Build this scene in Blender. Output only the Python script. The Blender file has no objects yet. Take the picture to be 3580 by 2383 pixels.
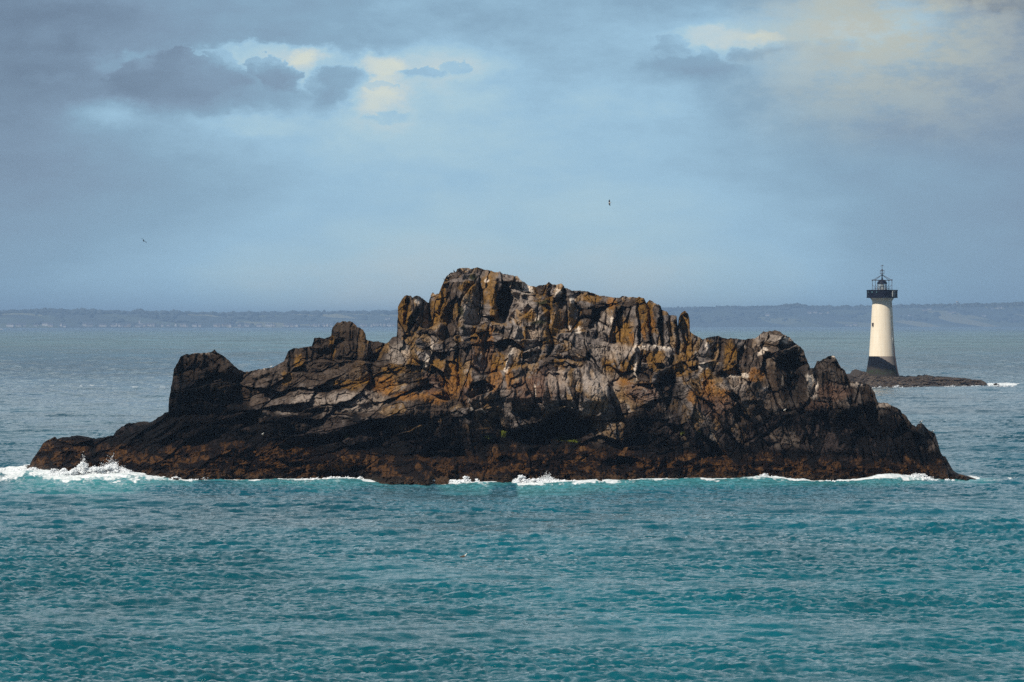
import bpy, bmesh, math, random
import numpy as np
random.seed(7)
C = bpy.context.scene.collection
f32 = np.float32

# ------------------------------------------------------------------ camera
F, CX, YH, H = 11933.3, 1790.0, 1131.0, 18.0      # focal (photo px), centre column, eye level row, camera height
cam_d = bpy.data.cameras.new("camera")
cam = bpy.data.objects.new("camera", cam_d); C.objects.link(cam)
cam_d.lens = 120.0; cam_d.sensor_width = 36.0
cam_d.shift_y = -(1191.5 - YH) / 3580.0
cam_d.clip_start = 1.0; cam_d.clip_end = 60000.0
cam.location = (0, 0, H); cam.rotation_euler = (math.radians(90), 0, 0)
bpy.context.scene.camera = cam

def at(px, py, Y):
    return ((px - CX) / F * Y, Y, H - (py - YH) / F * Y)
def water_y(py):
    return H * F / (py - YH)

# ------------------------------------------------------------------ light
SUN_EL, SUN_AZ = math.radians(47), math.radians(-44)   # azimuth measured from behind the camera, towards the left
sd = bpy.data.lights.new("sun", 'SUN'); sun = bpy.data.objects.new("sun", sd); C.objects.link(sun)
sd.energy = 4.8; sd.angle = math.radians(2.0); sd.color = (1.0, 0.93, 0.82)
# direction to the sun
sx, sy, sz = math.sin(SUN_AZ) * math.cos(SUN_EL), -math.cos(SUN_AZ) * math.cos(SUN_EL), math.sin(SUN_EL)
from mathutils import Vector
sun.rotation_euler = Vector((sx, sy, sz)).to_track_quat('Z', 'Y').to_euler()

sc = bpy.context.scene
sc.view_settings.view_transform = 'Standard'; sc.view_settings.look = 'None'
sc.view_settings.exposure = 0.0; sc.view_settings.gamma = 1.0
sc.cycles.use_denoising = False
sc.cycles.volume_bounces = 0
sc.cycles.max_bounces = 6
sc.cycles.sample_clamp_direct = 3.0; sc.cycles.sample_clamp_indirect = 2.5
sc.cycles.transparent_max_bounces = 8

# ------------------------------------------------------------------ node helper
class NT:
    def __init__(s, tree): s.t = tree; s.n = tree.nodes; s.l = tree.links
    def new(s, typ, **kw):
        n = s.n.new(typ)
        for k, v in kw.items(): setattr(n, k, v)
        return n
    def put(s, sock, v):
        if isinstance(v, bpy.types.NodeSocket): s.l.new(v, sock)
        elif isinstance(v, (tuple, list)):
            sock.default_value = tuple(v) + ((1.0,) if len(sock.default_value) == 4 and len(v) == 3 else ())
        else: sock.default_value = v
    def m(s, op, a, b=0.0, c=0.0, clamp=False):
        n = s.new('ShaderNodeMath', operation=op); n.use_clamp = clamp
        s.put(n.inputs[0], a); s.put(n.inputs[1], b)
        if op in ('MULTIPLY_ADD', 'COMPARE', 'SMOOTH_MIN', 'SMOOTH_MAX'): s.put(n.inputs[2], c)
        return n.outputs[0]
    def rng(s, v, a, b, c=0.0, d=1.0, smooth=True):
        n = s.new('ShaderNodeMapRange'); n.interpolation_type = 'SMOOTHSTEP' if smooth else 'LINEAR'
        s.put(n.inputs[0], v); s.put(n.inputs[1], a); s.put(n.inputs[2], b); s.put(n.inputs[3], c); s.put(n.inputs[4], d)
        return n.outputs[0]
    def mix(s, f, a, b, blend='MIX'):
        n = s.new('ShaderNodeMix', data_type='RGBA', blend_type=blend)
        s.put(n.inputs[0], f); s.put(n.inputs[6], a); s.put(n.inputs[7], b)
        return n.outputs[2]
    def noise(s, vec, scale, detail=4.0, rough=0.55, dist=0.0, out=0):
        n = s.new('ShaderNodeTexNoise'); s.put(n.inputs['Vector'], vec)
        n.inputs['Scale'].default_value = scale; n.inputs['Detail'].default_value = detail
        n.inputs['Roughness'].default_value = rough; n.inputs['Distortion'].default_value = dist
        return n.outputs[out]
    def comb(s, x, y, z):
        n = s.new('ShaderNodeCombineXYZ'); s.put(n.inputs[0], x); s.put(n.inputs[1], y); s.put(n.inputs[2], z)
        return n.outputs[0]
    def ramp(s, v, stops):
        n = s.new('ShaderNodeValToRGB'); s.put(n.inputs[0], v); r = n.color_ramp
        while len(r.elements) < len(stops): r.elements.new(0.5)
        for e, (p, c) in zip(r.elements, stops): e.position = p; e.color = tuple(c) + (1.0,)
        return n.outputs[0]

def srgb(r, g, b):
    f = lambda c: (c / 255 / 12.92) if c / 255 <= 0.04045 else ((c / 255 + 0.055) / 1.055) ** 2.4
    return (f(r), f(g), f(b))

# ------------------------------------------------------------------ sky
world = bpy.data.worlds.new("World"); sc.world = world; world.use_nodes = True
t = NT(world.node_tree)
for n in list(t.n): t.n.remove(n)
out = t.new('ShaderNodeOutputWorld')
sky = t.new('ShaderNodeTexSky', sky_type='NISHITA'); sky.sun_disc = False
sky.sun_elevation = SUN_EL; sky.sun_rotation = math.atan2(sx, sy)
bg1 = t.new('ShaderNodeBackground'); t.l.new(sky.outputs[0], bg1.inputs[0]); bg1.inputs[1].default_value = 0.08
tc = t.new('ShaderNodeTexCoord'); sep = t.new('ShaderNodeSeparateXYZ'); t.l.new(tc.outputs['Generated'], sep.inputs[0])
dx, dy, dz = sep.outputs
# gnomonic bearings about north (+Y), in thousandths of the focal length
ysafe = t.m('MAXIMUM', dy, 0.15)
fx = t.m('DIVIDE', dx, ysafe); fz = t.m('DIVIDE', dz, ysafe)
U0 = t.m('MULTIPLY_ADD', fx, F / 1000, CX / 1000); V0 = t.m('MULTIPLY_ADD', fz, -F / 1000, YH / 1000)
P0 = t.comb(U0, t.m('MULTIPLY', V0, 1.6), 0.0)
w = t.new('ShaderNodeSeparateColor'); t.l.new(t.noise(P0, 3.2, 5, 0.6, 0, 1), w.inputs[0])
w2 = t.new('ShaderNodeSeparateColor'); t.l.new(t.noise(P0, 10.0, 8, 0.68, 0, 1), w2.inputs[0])
def warp(o, i, a1, a2):
    o = t.m('MULTIPLY_ADD', t.m('SUBTRACT', w.outputs[i], 0.5), a1, o)
    return t.m('MULTIPLY_ADD', t.m('SUBTRACT', w2.outputs[i], 0.5), a2, o)
Uw, Vw = warp(U0, 0, 0.22, 0.16), warp(V0, 1, 0.08, 0.11)      # for soft-edged masses
def blob(u, v, ru, rv, amp, hard=0.35, c=None):
    a = t.m('DIVIDE', t.m('SUBTRACT', Uw, u / 1000), ru / 1000)
    b = t.m('DIVIDE', t.m('SUBTRACT', Vw, v / 1000), rv / 1000)
    d = t.m('SQRT', t.m('ADD', t.m('MULTIPLY', a, a), t.m('MULTIPLY', b, b)))
    lo = t.m('MULTIPLY', t.m('MAXIMUM', b, 0.0), 0.55)          # undersides are soft, tops crisp
    return t.rng(d, t.m('ADD', lo, 1.0 + (1 - hard) * 0.6), t.m('SUBTRACT', 1.0 - (1 - hard) * 0.9, lo), 0.0, amp)
# base: brighter in the middle above the island, darker towards both sides and the top as a painted vignette
cen = t.rng(t.m('ABSOLUTE', t.m('SUBTRACT', U0, 1.75)), 0.2, 2.2, 0.0, -0.42)
low = t.rng(V0, 0.42, 1.05, 0.0, 0.20)
top = t.rng(V0, 0.50, -0.1, 0.0, -0.10)
base = t.m('ADD', t.m('ADD', t.m('ADD', 0.575, cen), low), top)
fbm = t.noise(t.comb(U0, t.m('MULTIPLY', V0, 3.0), 1.7), 1.5, 6, 0.55)
base = t.m('ADD', base, t.m('MULTIPLY', t.m('SUBTRACT', fbm, 0.5), 0.28))
wisp = t.noise(t.comb(U0, t.m('MULTIPLY', V0, 2.2), 5.1), 5.0, 9, 0.66)
base = t.m('ADD', base, t.m('MULTIPLY', t.m('SUBTRACT', wisp, 0.5), t.rng(V0, .9, .2, .06, .26)))
# light breaks
lights = [(1200,300,520,110,.16,.0),(3060,120,430,190,.44,.0),(2650,110,420,70,.26,.0),(560,420,430,60,.14,.0),(700,200,700,26,.10,.1),(1450,500,420,90,.08,.0),(920, 190, 230, 38, .46, .75), (1075, 240, 60, 60, .30, .7), (1315, 240, 75, 55, .36, .6), (1310, 350, 110, 55, .42, .55),
          (1500, 215, 260, 60, .24, .35), (1600, 330, 260, 120, .14, .1), (1260, 440, 120, 80, .16, .1), (380, 395, 130, 45, .30, .3), (840, 430, 260, 38, .22, .2),
          (460, 205, 60, 30, .25, .6), (350, 225, 45, 28, .2, .5), (150, 145, 60, 35, .12, .3), (170, 280, 60, 20, .12, .3),
          (2500, 135, 160, 32, .34, .45), (2690, 135, 60, 22, .30, .6), (2920, 80, 110, 90, .22, .4), (3120, 60, 130, 70, .26, .3),
          (3280, 190, 330, 190, .15, .1), (2100, 330, 130, 60, .12, .2), (2330, 345, 110, 55, .12, .2), (2050, 60, 120, 60, .06, .1), (620, 520, 200, 30, .08, .1)]
acc = base
for L in lights: acc = t.m('ADD', acc, blob(L[0], L[1], L[2] * 1.1, L[3] * 1.15, L[4] * .56, L[5] * .75))
# darker cloud bodies in front of the breaks
darks = [(600, 285, 260, 105, .30, .8), (545, 240, 62, 52, .28, .85), (640, 222, 78, 56, .30, .85), (735, 232, 60, 52, .28, .85), (905, 240, 55, 44, .34, .85), (760, 255, 110, 80, .20, .8), (960, 262, 95, 62, .36, .85), (1180, 300, 115, 75, .26, .75), (870, 325, 330, 45, .16, .5),
         (1470, 252, 95, 22, .34, .8), (1590, 232, 60, 20, .26, .8), (1330, 305, 70, 13, .26, .8), (1330, 415, 70, 16, .20, .6), (1690, 290, 130, 30, .10, .3), (180, 250, 230, 150, .16, .4),
         (330, 60, 330, 60, .16, .2), (2330, 165, 55, 42, .17, .7), (2460, 200, 60, 50, .18, .7), (2420, 235, 190, 42, .20, .6), (2640, 185, 90, 24, .20, .7), (2740, 165, 90, 26, .17, .6),
         (2905, 180, 75, 50, .20, .6), (3560, -10, 330, 38, .45, .7), (3300, 430, 430, 90, .06, .1), (1000, 60, 700, 70, .10, .15)]
dk = None
for D in darks:
    b = blob(D[0], D[1], D[2], D[3], D[4] * .66, min(.95, D[5] * 1.08))
    dk = b if dk is None else t.m('MAXIMUM', dk, b)
acc = t.m('SUBTRACT', acc, dk)
acc = t.m('MAXIMUM', t.m('MINIMUM', acc, 1.0), 0.0)
skycol = t.ramp(acc, [(0.0, srgb(98, 117, 140)), (0.25, srgb(119, 143, 167)), (0.45, srgb(130, 163, 187)), (0.60, srgb(150, 187, 211)), (0.70, srgb(164, 196, 212)), (0.82, srgb(184, 202, 208)), (0.96, srgb(205, 212, 202))])
# warm grey veil towards the right
warmv = t.m('MULTIPLY', t.m('MULTIPLY', t.rng(Uw, 2.45, 3.0), t.rng(Vw, 0.62, 0.12)), t.m('MULTIPLY', t.rng(U0, 3.75, 3.2, .35, 1.0), t.rng(wisp, .36, .60, .45, 1.25)))
skycol = t.mix(t.m('MULTIPLY', warmv, 0.66), skycol, srgb(178, 179, 166))
# unseen rest of the dome: broken grey cloud, darkened to cut fill light
gen = t.noise(t.comb(t.m('MULTIPLY', dx, 1.0), t.m('MULTIPLY', dy, 1.0), t.m('MULTIPLY', dz, 2.5)), 3.0, 6, 0.6)
gencol = t.ramp(gen, [(0.3, srgb(56, 70, 88)), (0.5, srgb(86, 102, 124)), (0.7, srgb(132, 146, 164))])
ahead = t.m('MULTIPLY', t.rng(dy, 0.15, 0.75), t.rng(dz, 0.85, 0.45))       # unseen thin overcast ahead, brightened to give the sea pale reflections
aheadcol = t.ramp(gen, [(0.3, srgb(180, 204, 218)), (0.5, srgb(210, 226, 234)), (0.7, srgb(236, 243, 243))])
gencol = t.mix(ahead, gencol, aheadcol)
front = t.m('MULTIPLY', t.rng(dy, 0.5, 0.9), t.rng(dz, 0.17, 0.105))
cloud = t.mix(front, gencol, skycol)
bg2 = t.new('ShaderNodeBackground'); t.l.new(cloud, bg2.inputs[0]); bg2.inputs[1].default_value = 1.13
mixs = t.new('ShaderNodeMixShader'); mixs.inputs[0].default_value = 0.93
t.l.new(bg1.outputs[0], mixs.inputs[1]); t.l.new(bg2.outputs[0], mixs.inputs[2]); t.l.new(mixs.outputs[0], out.inputs[0])
world.cycles.sampling_method = 'MANUAL'; world.cycles.sample_map_resolution = 512

# ------------------------------------------------------------------ material helper
def mat(name, col=(0.5, 0.5, 0.5), rough=0.8, var=0.0, scale=1.0, metallic=0.0, bump=0.0, spec=0.5):
    m = bpy.data.materials.new(name); m.use_nodes = True; q = NT(m.node_tree)
    b = m.node_tree.nodes['Principled BSDF']
    b.inputs['Roughness'].default_value = rough; b.inputs['Metallic'].default_value = metallic
    b.inputs['Specular IOR Level'].default_value = spec
    if var or bump:
        g = q.new('ShaderNodeTexCoord').outputs['Object']
        nz = q.noise(g, scale, 6, 0.6)
        if var:
            c = q.ramp(nz, [(0.3, tuple(x * (1 - var) for x in col)), (0.7, tuple(min(1, x * (1 + var)) for x in col))])
            q.l.new(c, b.inputs['Base Color'])
        else: b.inputs['Base Color'].default_value = tuple(col) + (1,)
        if bump:
            bp = q.new('ShaderNodeBump'); bp.inputs['Strength'].default_value = bump; bp.inputs['Distance'].default_value = 0.1
            q.l.new(nz, bp.inputs['Height']); q.l.new(bp.outputs[0], b.inputs['Normal'])
    else: b.inputs['Base Color'].default_value = tuple(col) + (1,)
    return m

def link(name, me, m=None, parent=None, label=None, cat=None, group=None, kind=None, loc=None):
    o = bpy.data.objects.new(name, me); C.objects.link(o)
    if m is not None and me is not None and not me.materials: me.materials.append(m)
    if parent is not None: o.parent = parent
    if loc is not None: o.location = loc
    for k, v in (('label', label), ('category', cat), ('group', group), ('kind', kind)):
        if v: o[k] = v
    return o

def grid_mesh(name, V, nr, nc, smooth=False, wrap=False):
    """V: (nr*nc,3) float array, rows of nc vertices -> quad mesh"""
    me = bpy.data.meshes.new(name)
    i = np.arange(nr * nc, dtype=np.int32).reshape(nr, nc)
    if wrap: i = np.concatenate([i, i[:, :1]], 1)
    q = np.stack([i[:-1, :-1], i[:-1, 1:], i[1:, 1:], i[1:, :-1]], -1).reshape(-1, 4)
    me.vertices.add(len(V)); me.vertices.foreach_set('co', np.ascontiguousarray(V, f32).ravel())
    me.loops.add(q.size); me.loops.foreach_set('vertex_index', q.ravel())
    me.polygons.add(len(q)); me.polygons.foreach_set('loop_start', np.arange(0, q.size, 4, dtype=np.int32))
    me.polygons.foreach_set('loop_total', np.full(len(q), 4, np.int32))
    me.update(calc_edges=True)
    me.polygons.foreach_set('use_smooth', np.full(len(q), smooth, bool))
    return me

# ------------------------------------------------------------------ numpy noise
def vnoise(a, b, seed):
    r = np.random.RandomState(seed).rand(256, 256).astype(f32)
    ia, ib = np.floor(a).astype(np.int32), np.floor(b).astype(np.int32)
    fa, fb = (a - ia).astype(f32), (b - ib).astype(f32)
    fa = fa * fa * (3 - 2 * fa); fb = fb * fb * (3 - 2 * fb)
    A, B = ia & 255, ib & 255; A1, B1 = (A + 1) & 255, (B + 1) & 255
    return (r[A, B] * (1 - fa) + r[A1, B] * fa) * (1 - fb) + (r[A, B1] * (1 - fa) + r[A1, B1] * fa) * fb
def fbm2(a, b, seed, octv=4, gain=0.5):
    s = 0; amp = 1.0; tot = 0
    for k in range(octv):
        s = s + amp * vnoise(a * 2 ** k + 17.3 * k, b * 2 ** k + 9.1 * k, seed + k); tot += amp; amp *= gain
    return s / tot
def ridged(a, b, seed, octv=4, gain=0.55):
    s = 0; amp = 1.0; tot = 0
    for k in range(octv):
        s = s + amp * (1 - np.abs(2 * vnoise(a * 2 ** k + 7.7 * k, b * 2 ** k + 3.1 * k, seed + k) - 1)); tot += amp; amp *= gain
    return s / tot
def worley(a, b, seed, jit=0.95):
    """returns F1, F2, three random numbers of the nearest cell and the offset to its centre"""
    R = np.random.RandomState(seed).rand(5, 256, 256).astype(f32)
    ia, ib = np.floor(a).astype(np.int32), np.floor(b).astype(np.int32)
    f1 = np.full(a.shape, 9, f32); f2 = np.full(a.shape, 9, f32)
    ca = np.zeros_like(ia); cb = np.zeros_like(ib); da = np.zeros_like(f1); db = np.zeros_like(f1)
    for i in (-1, 0, 1):
        for j in (-1, 0, 1):
            xa, xb = (ia + i) & 255, (ib + j) & 255
            pa = a - (ia + i + 0.5 + (R[0, xa, xb] - 0.5) * jit); pb = b - (ib + j + 0.5 + (R[1, xa, xb] - 0.5) * jit)
            d = np.sqrt(pa * pa + pb * pb).astype(f32)
            c = d < f1
            f2 = np.where(c, f1, np.minimum(f2, d)); f1 = np.where(c, d, f1)
            ca = np.where(c, xa, ca); cb = np.where(c, xb, cb); da = np.where(c, pa, da); db = np.where(c, pb, db)
    return f1, f2, R[2, ca, cb], R[3, ca, cb], R[4, ca, cb], da.astype(f32), db.astype(f32)
def sstep(e0, e1, x):
    q = np.clip((x - e0) / (e1 - e0), 0, 1); return q * q * (3 - 2 * q)
def interp(x, pts):
    p = np.array(pts, float); return np.interp(x, p[:, 0], p[:, 1])
def gauss(u, v, cu, cv, ru, rv, lean=0.0):
    du = (u - cu) + lean * (v - cv); return np.exp(-((du / ru) ** 2 + ((v - cv) / rv) ** 2))
def ell(u, v, cu, cv, ru, rv, lean=0.0, soft=0.35):
    du = (u - cu) + lean * (v - cv); d = np.sqrt((du / ru) ** 2 + ((v - cv) / rv) ** 2)
    return 1 - sstep(1 - soft, 1 + soft, d)
def seg(u, v, pts):
    """distance to a polyline and position along it 0..1"""
    best = np.full(u.shape, 1e6, f32)
    for (x0, y0), (x1, y1) in zip(pts[:-1], pts[1:]):
        ex, ey = x1 - x0, y1 - y0; tt = np.clip(((u - x0) * ex + (v - y0) * ey) / (ex * ex + ey * ey), 0, 1)
        best = np.minimum(best, np.hypot(u - x0 - tt * ex, v - y0 - tt * ey))
    return best

# ================================================================== THE ROCKY ISLAND
SIL = [(84,1640),(96,1632),(103,1627),(114,1606),(131,1580),(153,1546),(174,1535),(191,1525),(200,1533),(221,1528),(281,1522),(306,1528),(341,1533),(394,1521),(413,1499),(450,1477),(473,1479),(490,1473),(529,1474),(550,1460),(580,1441),(589,1437),(592,1392),(603,1328),(607,1289),(620,1268),(636,1241),(661,1238),(708,1232),(738,1232),(751,1222),(759,1232),(776,1238),(794,1255),(815,1272),(832,1289),(850,1296),(863,1300),(905,1290),(957,1284),(993,1261),(1009,1229),(1020,1220),(1061,1214),(1090,1211),(1101,1182),(1142,1180),(1158,1172),(1163,1146),(1176,1127),(1192,1124),(1234,1124),(1244,1135),(1247,1143),(1268,1151),(1277,1169),(1279,1188),(1312,1192),(1349,1201),(1362,1190),(1375,1178),(1388,1175),(1391,1073),(1401,1052),(1414,1033),(1435,1031),(1441,1041),(1456,1033),(1475,1041),(1501,1059),(1506,1031),(1512,1023),(1519,1030),(1535,1025),(1542,1005),(1553,984),(1563,963),(1579,952),(1594,951),(1598,938),(1631,935),(1644,939),(1667,934),(1691,941),(1730,950),(1751,950),(1761,958),(1808,965),(1827,981),(1850,997),(1876,1002),(1887,997),(1908,996),(1918,986),(1930,993),(1944,993),(1956,990),(1968,996),(1976,1007),(2002,1015),(2023,1015),(2044,1016),(2070,1025),(2127,1037),(2164,1041),(2175,1035),(2227,1041),(2237,1036),(2253,1044),(2260,1060),(2271,1050),(2300,1064),(2310,1069),(2313,1083),(2333,1090),(2340,1102),(2349,1099),(2364,1103),(2367,1125),(2369,1140),(2372,1110),(2383,1092),(2396,1086),(2406,1094),(2411,1124),(2409,1158),(2424,1168),(2457,1184),(2489,1177),(2512,1172),(2525,1180),(2571,1184),(2608,1188),(2617,1183),(2645,1181),(2661,1165),(2668,1157),(2680,1161),(2691,1156),(2718,1156),(2737,1168),(2764,1179),(2776,1197),(2796,1209),(2810,1225),(2815,1248),(2828,1271),(2832,1287),(2846,1285),(2855,1263),(2870,1259),(2886,1252),(2895,1244),(2917,1244),(2924,1255),(2935,1275),(2954,1295),(2964,1317),(2975,1335),(3004,1335),(3026,1339),(3041,1348),(3059,1372),(3070,1404),(3099,1408),(3128,1421),(3146,1430),(3153,1444),(3159,1443),(3175,1463),(3190,1484),(3204,1490),(3213,1479),(3223,1477),(3241,1499),(3270,1517),(3279,1543),(3288,1579),(3295,1593),(3306,1597),(3317,1619),(3332,1644),(3350,1655),(3386,1664),(3412,1673),(3430,1682)]
WL = [(84,1636),(103,1636),(150,1648),(191,1660),(225,1656),(300,1652),(380,1656),(420,1661),(500,1665),(560,1670),(640,1674),(800,1676),(1000,1674),(1120,1670),(1250,1672),(1300,1680),(1330,1688),(1400,1691),(1500,1692),(1520,1680),(1620,1676),(1700,1680),(1760,1684),(1810,1674),(1900,1674),(2010,1676),(2060,1680),(2140,1682),(2200,1676),(2400,1672),(2640,1674),(2700,1677),(2760,1675),(2900,1676),(3050,1672),(3200,1672),(3300,1673),(3412,1675),(3430,1676)]
NU, NV = 1760, 640
_u = np.linspace(84, 3430, 20000); _s = interp(_u, SIL)
_w = np.concatenate([[0], np.cumsum(np.abs(np.diff(_u)) + .30 * np.abs(np.diff(_s)))])
U1 = np.interp(np.linspace(0, _w[-1], NU), _w, _u)
# keep more columns where the outline is steep
S = np.linspace(0, 1, NV)
uu, ss = np.meshgrid(U1, S)
sil = interp(uu, SIL)
jag = (fbm2(uu / 9.0, uu * 0 + 3.3, 91, 3) - 0.5)
sil = sil + jag * 9.0 * sstep(1660, 1500, sil)
wl = interp(uu, WL) + (fbm2(uu / 14.0, uu * 0 + 8.3, 92, 3) - 0.5) * 7
vb = wl + 16
_sl = sil[0]; _mx = np.array([_sl[np.abs(U1 - q_) < 60].max() for q_ in U1]); _sm = np.array([_mx[np.abs(U1 - q_) < 45].mean() for q_ in U1])
_vm = vb + (_sm[None] - vb) * .80                              # rows run level below, and follow the jagged crest only near the top
vv = np.where(ss < .78, vb + (_vm - vb) * ss / .78, _vm + (sil - _vm) * (ss - .78) / .22)
u, v = uu.astype(f32), vv.astype(f32)
hgt = (wl - v)                                         # px above the waterline

# black lichen / brown tidal zone limits (rows)
BT = [(84,1500),(560,1440),(600,1360),(640,1330),(800,1390),(850,1415),(1000,1438),(1150,1450),(1350,1450),(1450,1440),(1500,1440),(1600,1445),(1750,1458),(1900,1462),(2000,1470),(2100,1480),(2200,1450),(2300,1410),(2400,1450),(2600,1480),(2700,1440),(2800,1430),(2900,1430),(3000,1415),(3100,1440),(3200,1500),(3300,1600)]
BB = [(84,1540),(400,1565),(560,1565),(800,1545),(1000,1560),(1250,1572),(1500,1600),(1700,1590),(2000,1565),(2300,1590),(2500,1590),(2750,1600),(3000,1610),(3200,1620),(3400,1650)]
bt, bb = interp(u, BT), interp(u, BB)

# --- relief: distance from the camera of each bit of the face
WLB = [(84,1638),(200,1652),(420,1662),(640,1671),(1000,1675),(1430,1679),(1900,1676),(2600,1675),(3430,1675)]
kf = sstep(0, 75, hgt)
Y0 = water_y(interp(u, WL)) * (1 - kf) + (water_y(interp(u, WLB)) + 1.0) * kf
h = np.maximum(hgt, -16)
tid = np.clip(wl - bb, 40, 140)
lean = np.where(h < tid, h * 0.045, tid * 0.045 + (h - tid) * 0.013)
lean = lean + np.clip(h - 250, 0, 1000) * 0.016
Y = Y0 + lean
# the long low spit on the left and the far right tail lie flatter
flat = np.maximum(sstep(620, 420, u), sstep(3180, 3330, u))
Y = Y + flat * np.clip(h, 0, 200) * 0.05

wu = u + 26 * (fbm2(u / 95, v / 95, 11, 4) - 0.5) + 8 * (fbm2(u / 22, v / 22, 12, 3) - 0.5)
wv = v + 26 * (fbm2(u / 95, v / 95, 21, 4) - 0.5) + 8 * (fbm2(u / 22, v / 22, 22, 3) - 0.5)

def ledge(pts, step, soft=7, fade=30, thick=None):
    """the rock above this line stands back by step metres"""
    global Y
    p = np.array(pts, float)
    line = np.interp(wu, p[:, 0], p[:, 1]) + 8 * (fbm2(u / 30, u * 0 + pts[0][0] * .1, 5, 3) - 0.5)
    m = sstep(p[0, 0] - fade, p[0, 0] + fade, u) * sstep(p[-1, 0] + fade, p[-1, 0] - fade, u)
    s_ = sstep(soft, -soft, wv - line)
    if thick: s_ = s_ * sstep(line - thick * 1.6, line - thick * 0.6, wv)
    Y = Y + step * m * s_
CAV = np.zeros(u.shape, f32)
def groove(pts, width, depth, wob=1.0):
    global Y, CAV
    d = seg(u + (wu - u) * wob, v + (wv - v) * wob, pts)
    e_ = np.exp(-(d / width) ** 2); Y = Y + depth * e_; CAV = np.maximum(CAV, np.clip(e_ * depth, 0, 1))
def recess(cu, cv, ru, rv, depth, lean_=0.0, soft=0.25):
    global Y
    Y = Y + depth * ell(wu, wv, cu, cv, ru, rv, lean_, soft)

# terraces
ledge([(1480,1150),(1552,1136),(1650,1138),(1720,1128),(1800,1120),(1830,1100),(1868,1070)], 2.6, 6)
ledge([(2000,1150),(2028,1172),(2080,1195),(2132,1207),(2200,1203),(2300,1214),(2350,1232),(2420,1290)], 2.4, 6)
ledge([(1620,1325),(1709,1310),(1780,1296),(1824,1284),(1939,1258),(2040,1270),(2140,1325),(2200,1345)], 2.2, 7)
ledge([(1320,1400),(1400,1385),(1480,1370),(1560,1360),(1620,1390)], 1.2, 6)
ledge([(950,1400),(1010,1372),(1080,1358),(1150,1367),(1280,1354),(1325,1395)], 3.0, 6)
ledge([(820,1425),(900,1425),(1000,1452),(1100,1450),(1200,1445),(1310,1445),(1330,1420)], 3.2, 12)
ledge([(1290,1425),(1400,1405),(1500,1385),(1590,1410)], 1.4, 8)
ledge([(1330,1440),(1450,1432),(1590,1430)], 0.8, 5)
ledge([(850,1330),(930,1320),(1000,1300),(1100,1305),(1180,1290),(1250,1292)], 1.5, 6)
ledge([(1000,1262),(1090,1255),(1170,1262),(1300,1262),(1400,1268)], 1.8, 6)
ledge([(1095,1215),(1160,1200),(1210,1196),(1290,1200)], 1.0, 5)
ledge([(2400,1252),(2500,1257),(2560,1252),(2620,1262)], 0.9, 5)
ledge([(2500,1330),(2560,1318),(2640,1312),(2690,1330)], 1.5, 6)
ledge([(2780,1400),(2850,1380),(2950,1372),(3040,1385),(3080,1410)], 1.3, 8)
ledge([(2650,1520),(2720,1525),(2800,1535)], 0.8, 5)
ledge([(590,1470),(700,1462),(800,1450),(860,1440)], 2.0, 14)
ledge([(1700,1560),(1850,1556),(2000,1560),(2120,1568),(2300,1590)], 2.0, 10)
ledge([(1480,1612),(1600,1600),(1700,1620)], 1.5, 8)
# overhanging hollow under the middle of the cliff, and the wave-cut caves
recess(1975, 1490, 85, 48, 4.0); recess(1905, 1520, 120, 40, 2.5); recess(2060, 1500, 60, 40, 1.6)
recess(2175, 1620, 62, 22, 3.0, 0.0, 0.3); recess(1770, 1620, 45, 30, 1.8); recess(1560, 1570, 60, 30, 1.6)
recess(1040, 1620, 60, 18, 1.2); recess(1525, 1625, 10, 8, 1.2); recess(1120, 1470, 110, 22, 1.2); recess(1400, 1500, 130, 40, 1.0)
recess(1762, 1055, 26, 66, 3.2, 0.1, 0.2); recess(1790, 1075, 26, 50, 1.6, 0.3)
recess(2345, 1370, 45, 85, 2.6, -0.15, 0.3); recess(2765, 1300, 46, 85, 2.4, 0.0, 0.3); recess(2790, 1250, 25, 50, 1.2)
recess(860, 1465, 100, 28, 1.6); recess(700, 1400, 50, 60, 1.2); recess(2245, 1280, 14, 34, .8); recess(1960, 1060, 26, 24, 1.2)
recess(1445, 1110, 14, 40, 2.0, 0.3); recess(1700, 1225, 20, 60, .9); recess(1880, 1230, 22, 45, 1.4, .2); recess(1455, 1140, 12, 20, 1.0)
recess(2432, 1265, 12, 30, 1.2); recess(2490, 1230, 16, 22, 1.0); recess(2620, 1440, 60, 40, 1.0, 0.5); recess(3060, 1480, 120, 70, 1.6); recess(2490, 1620, 60, 34, 1.4)
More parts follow.
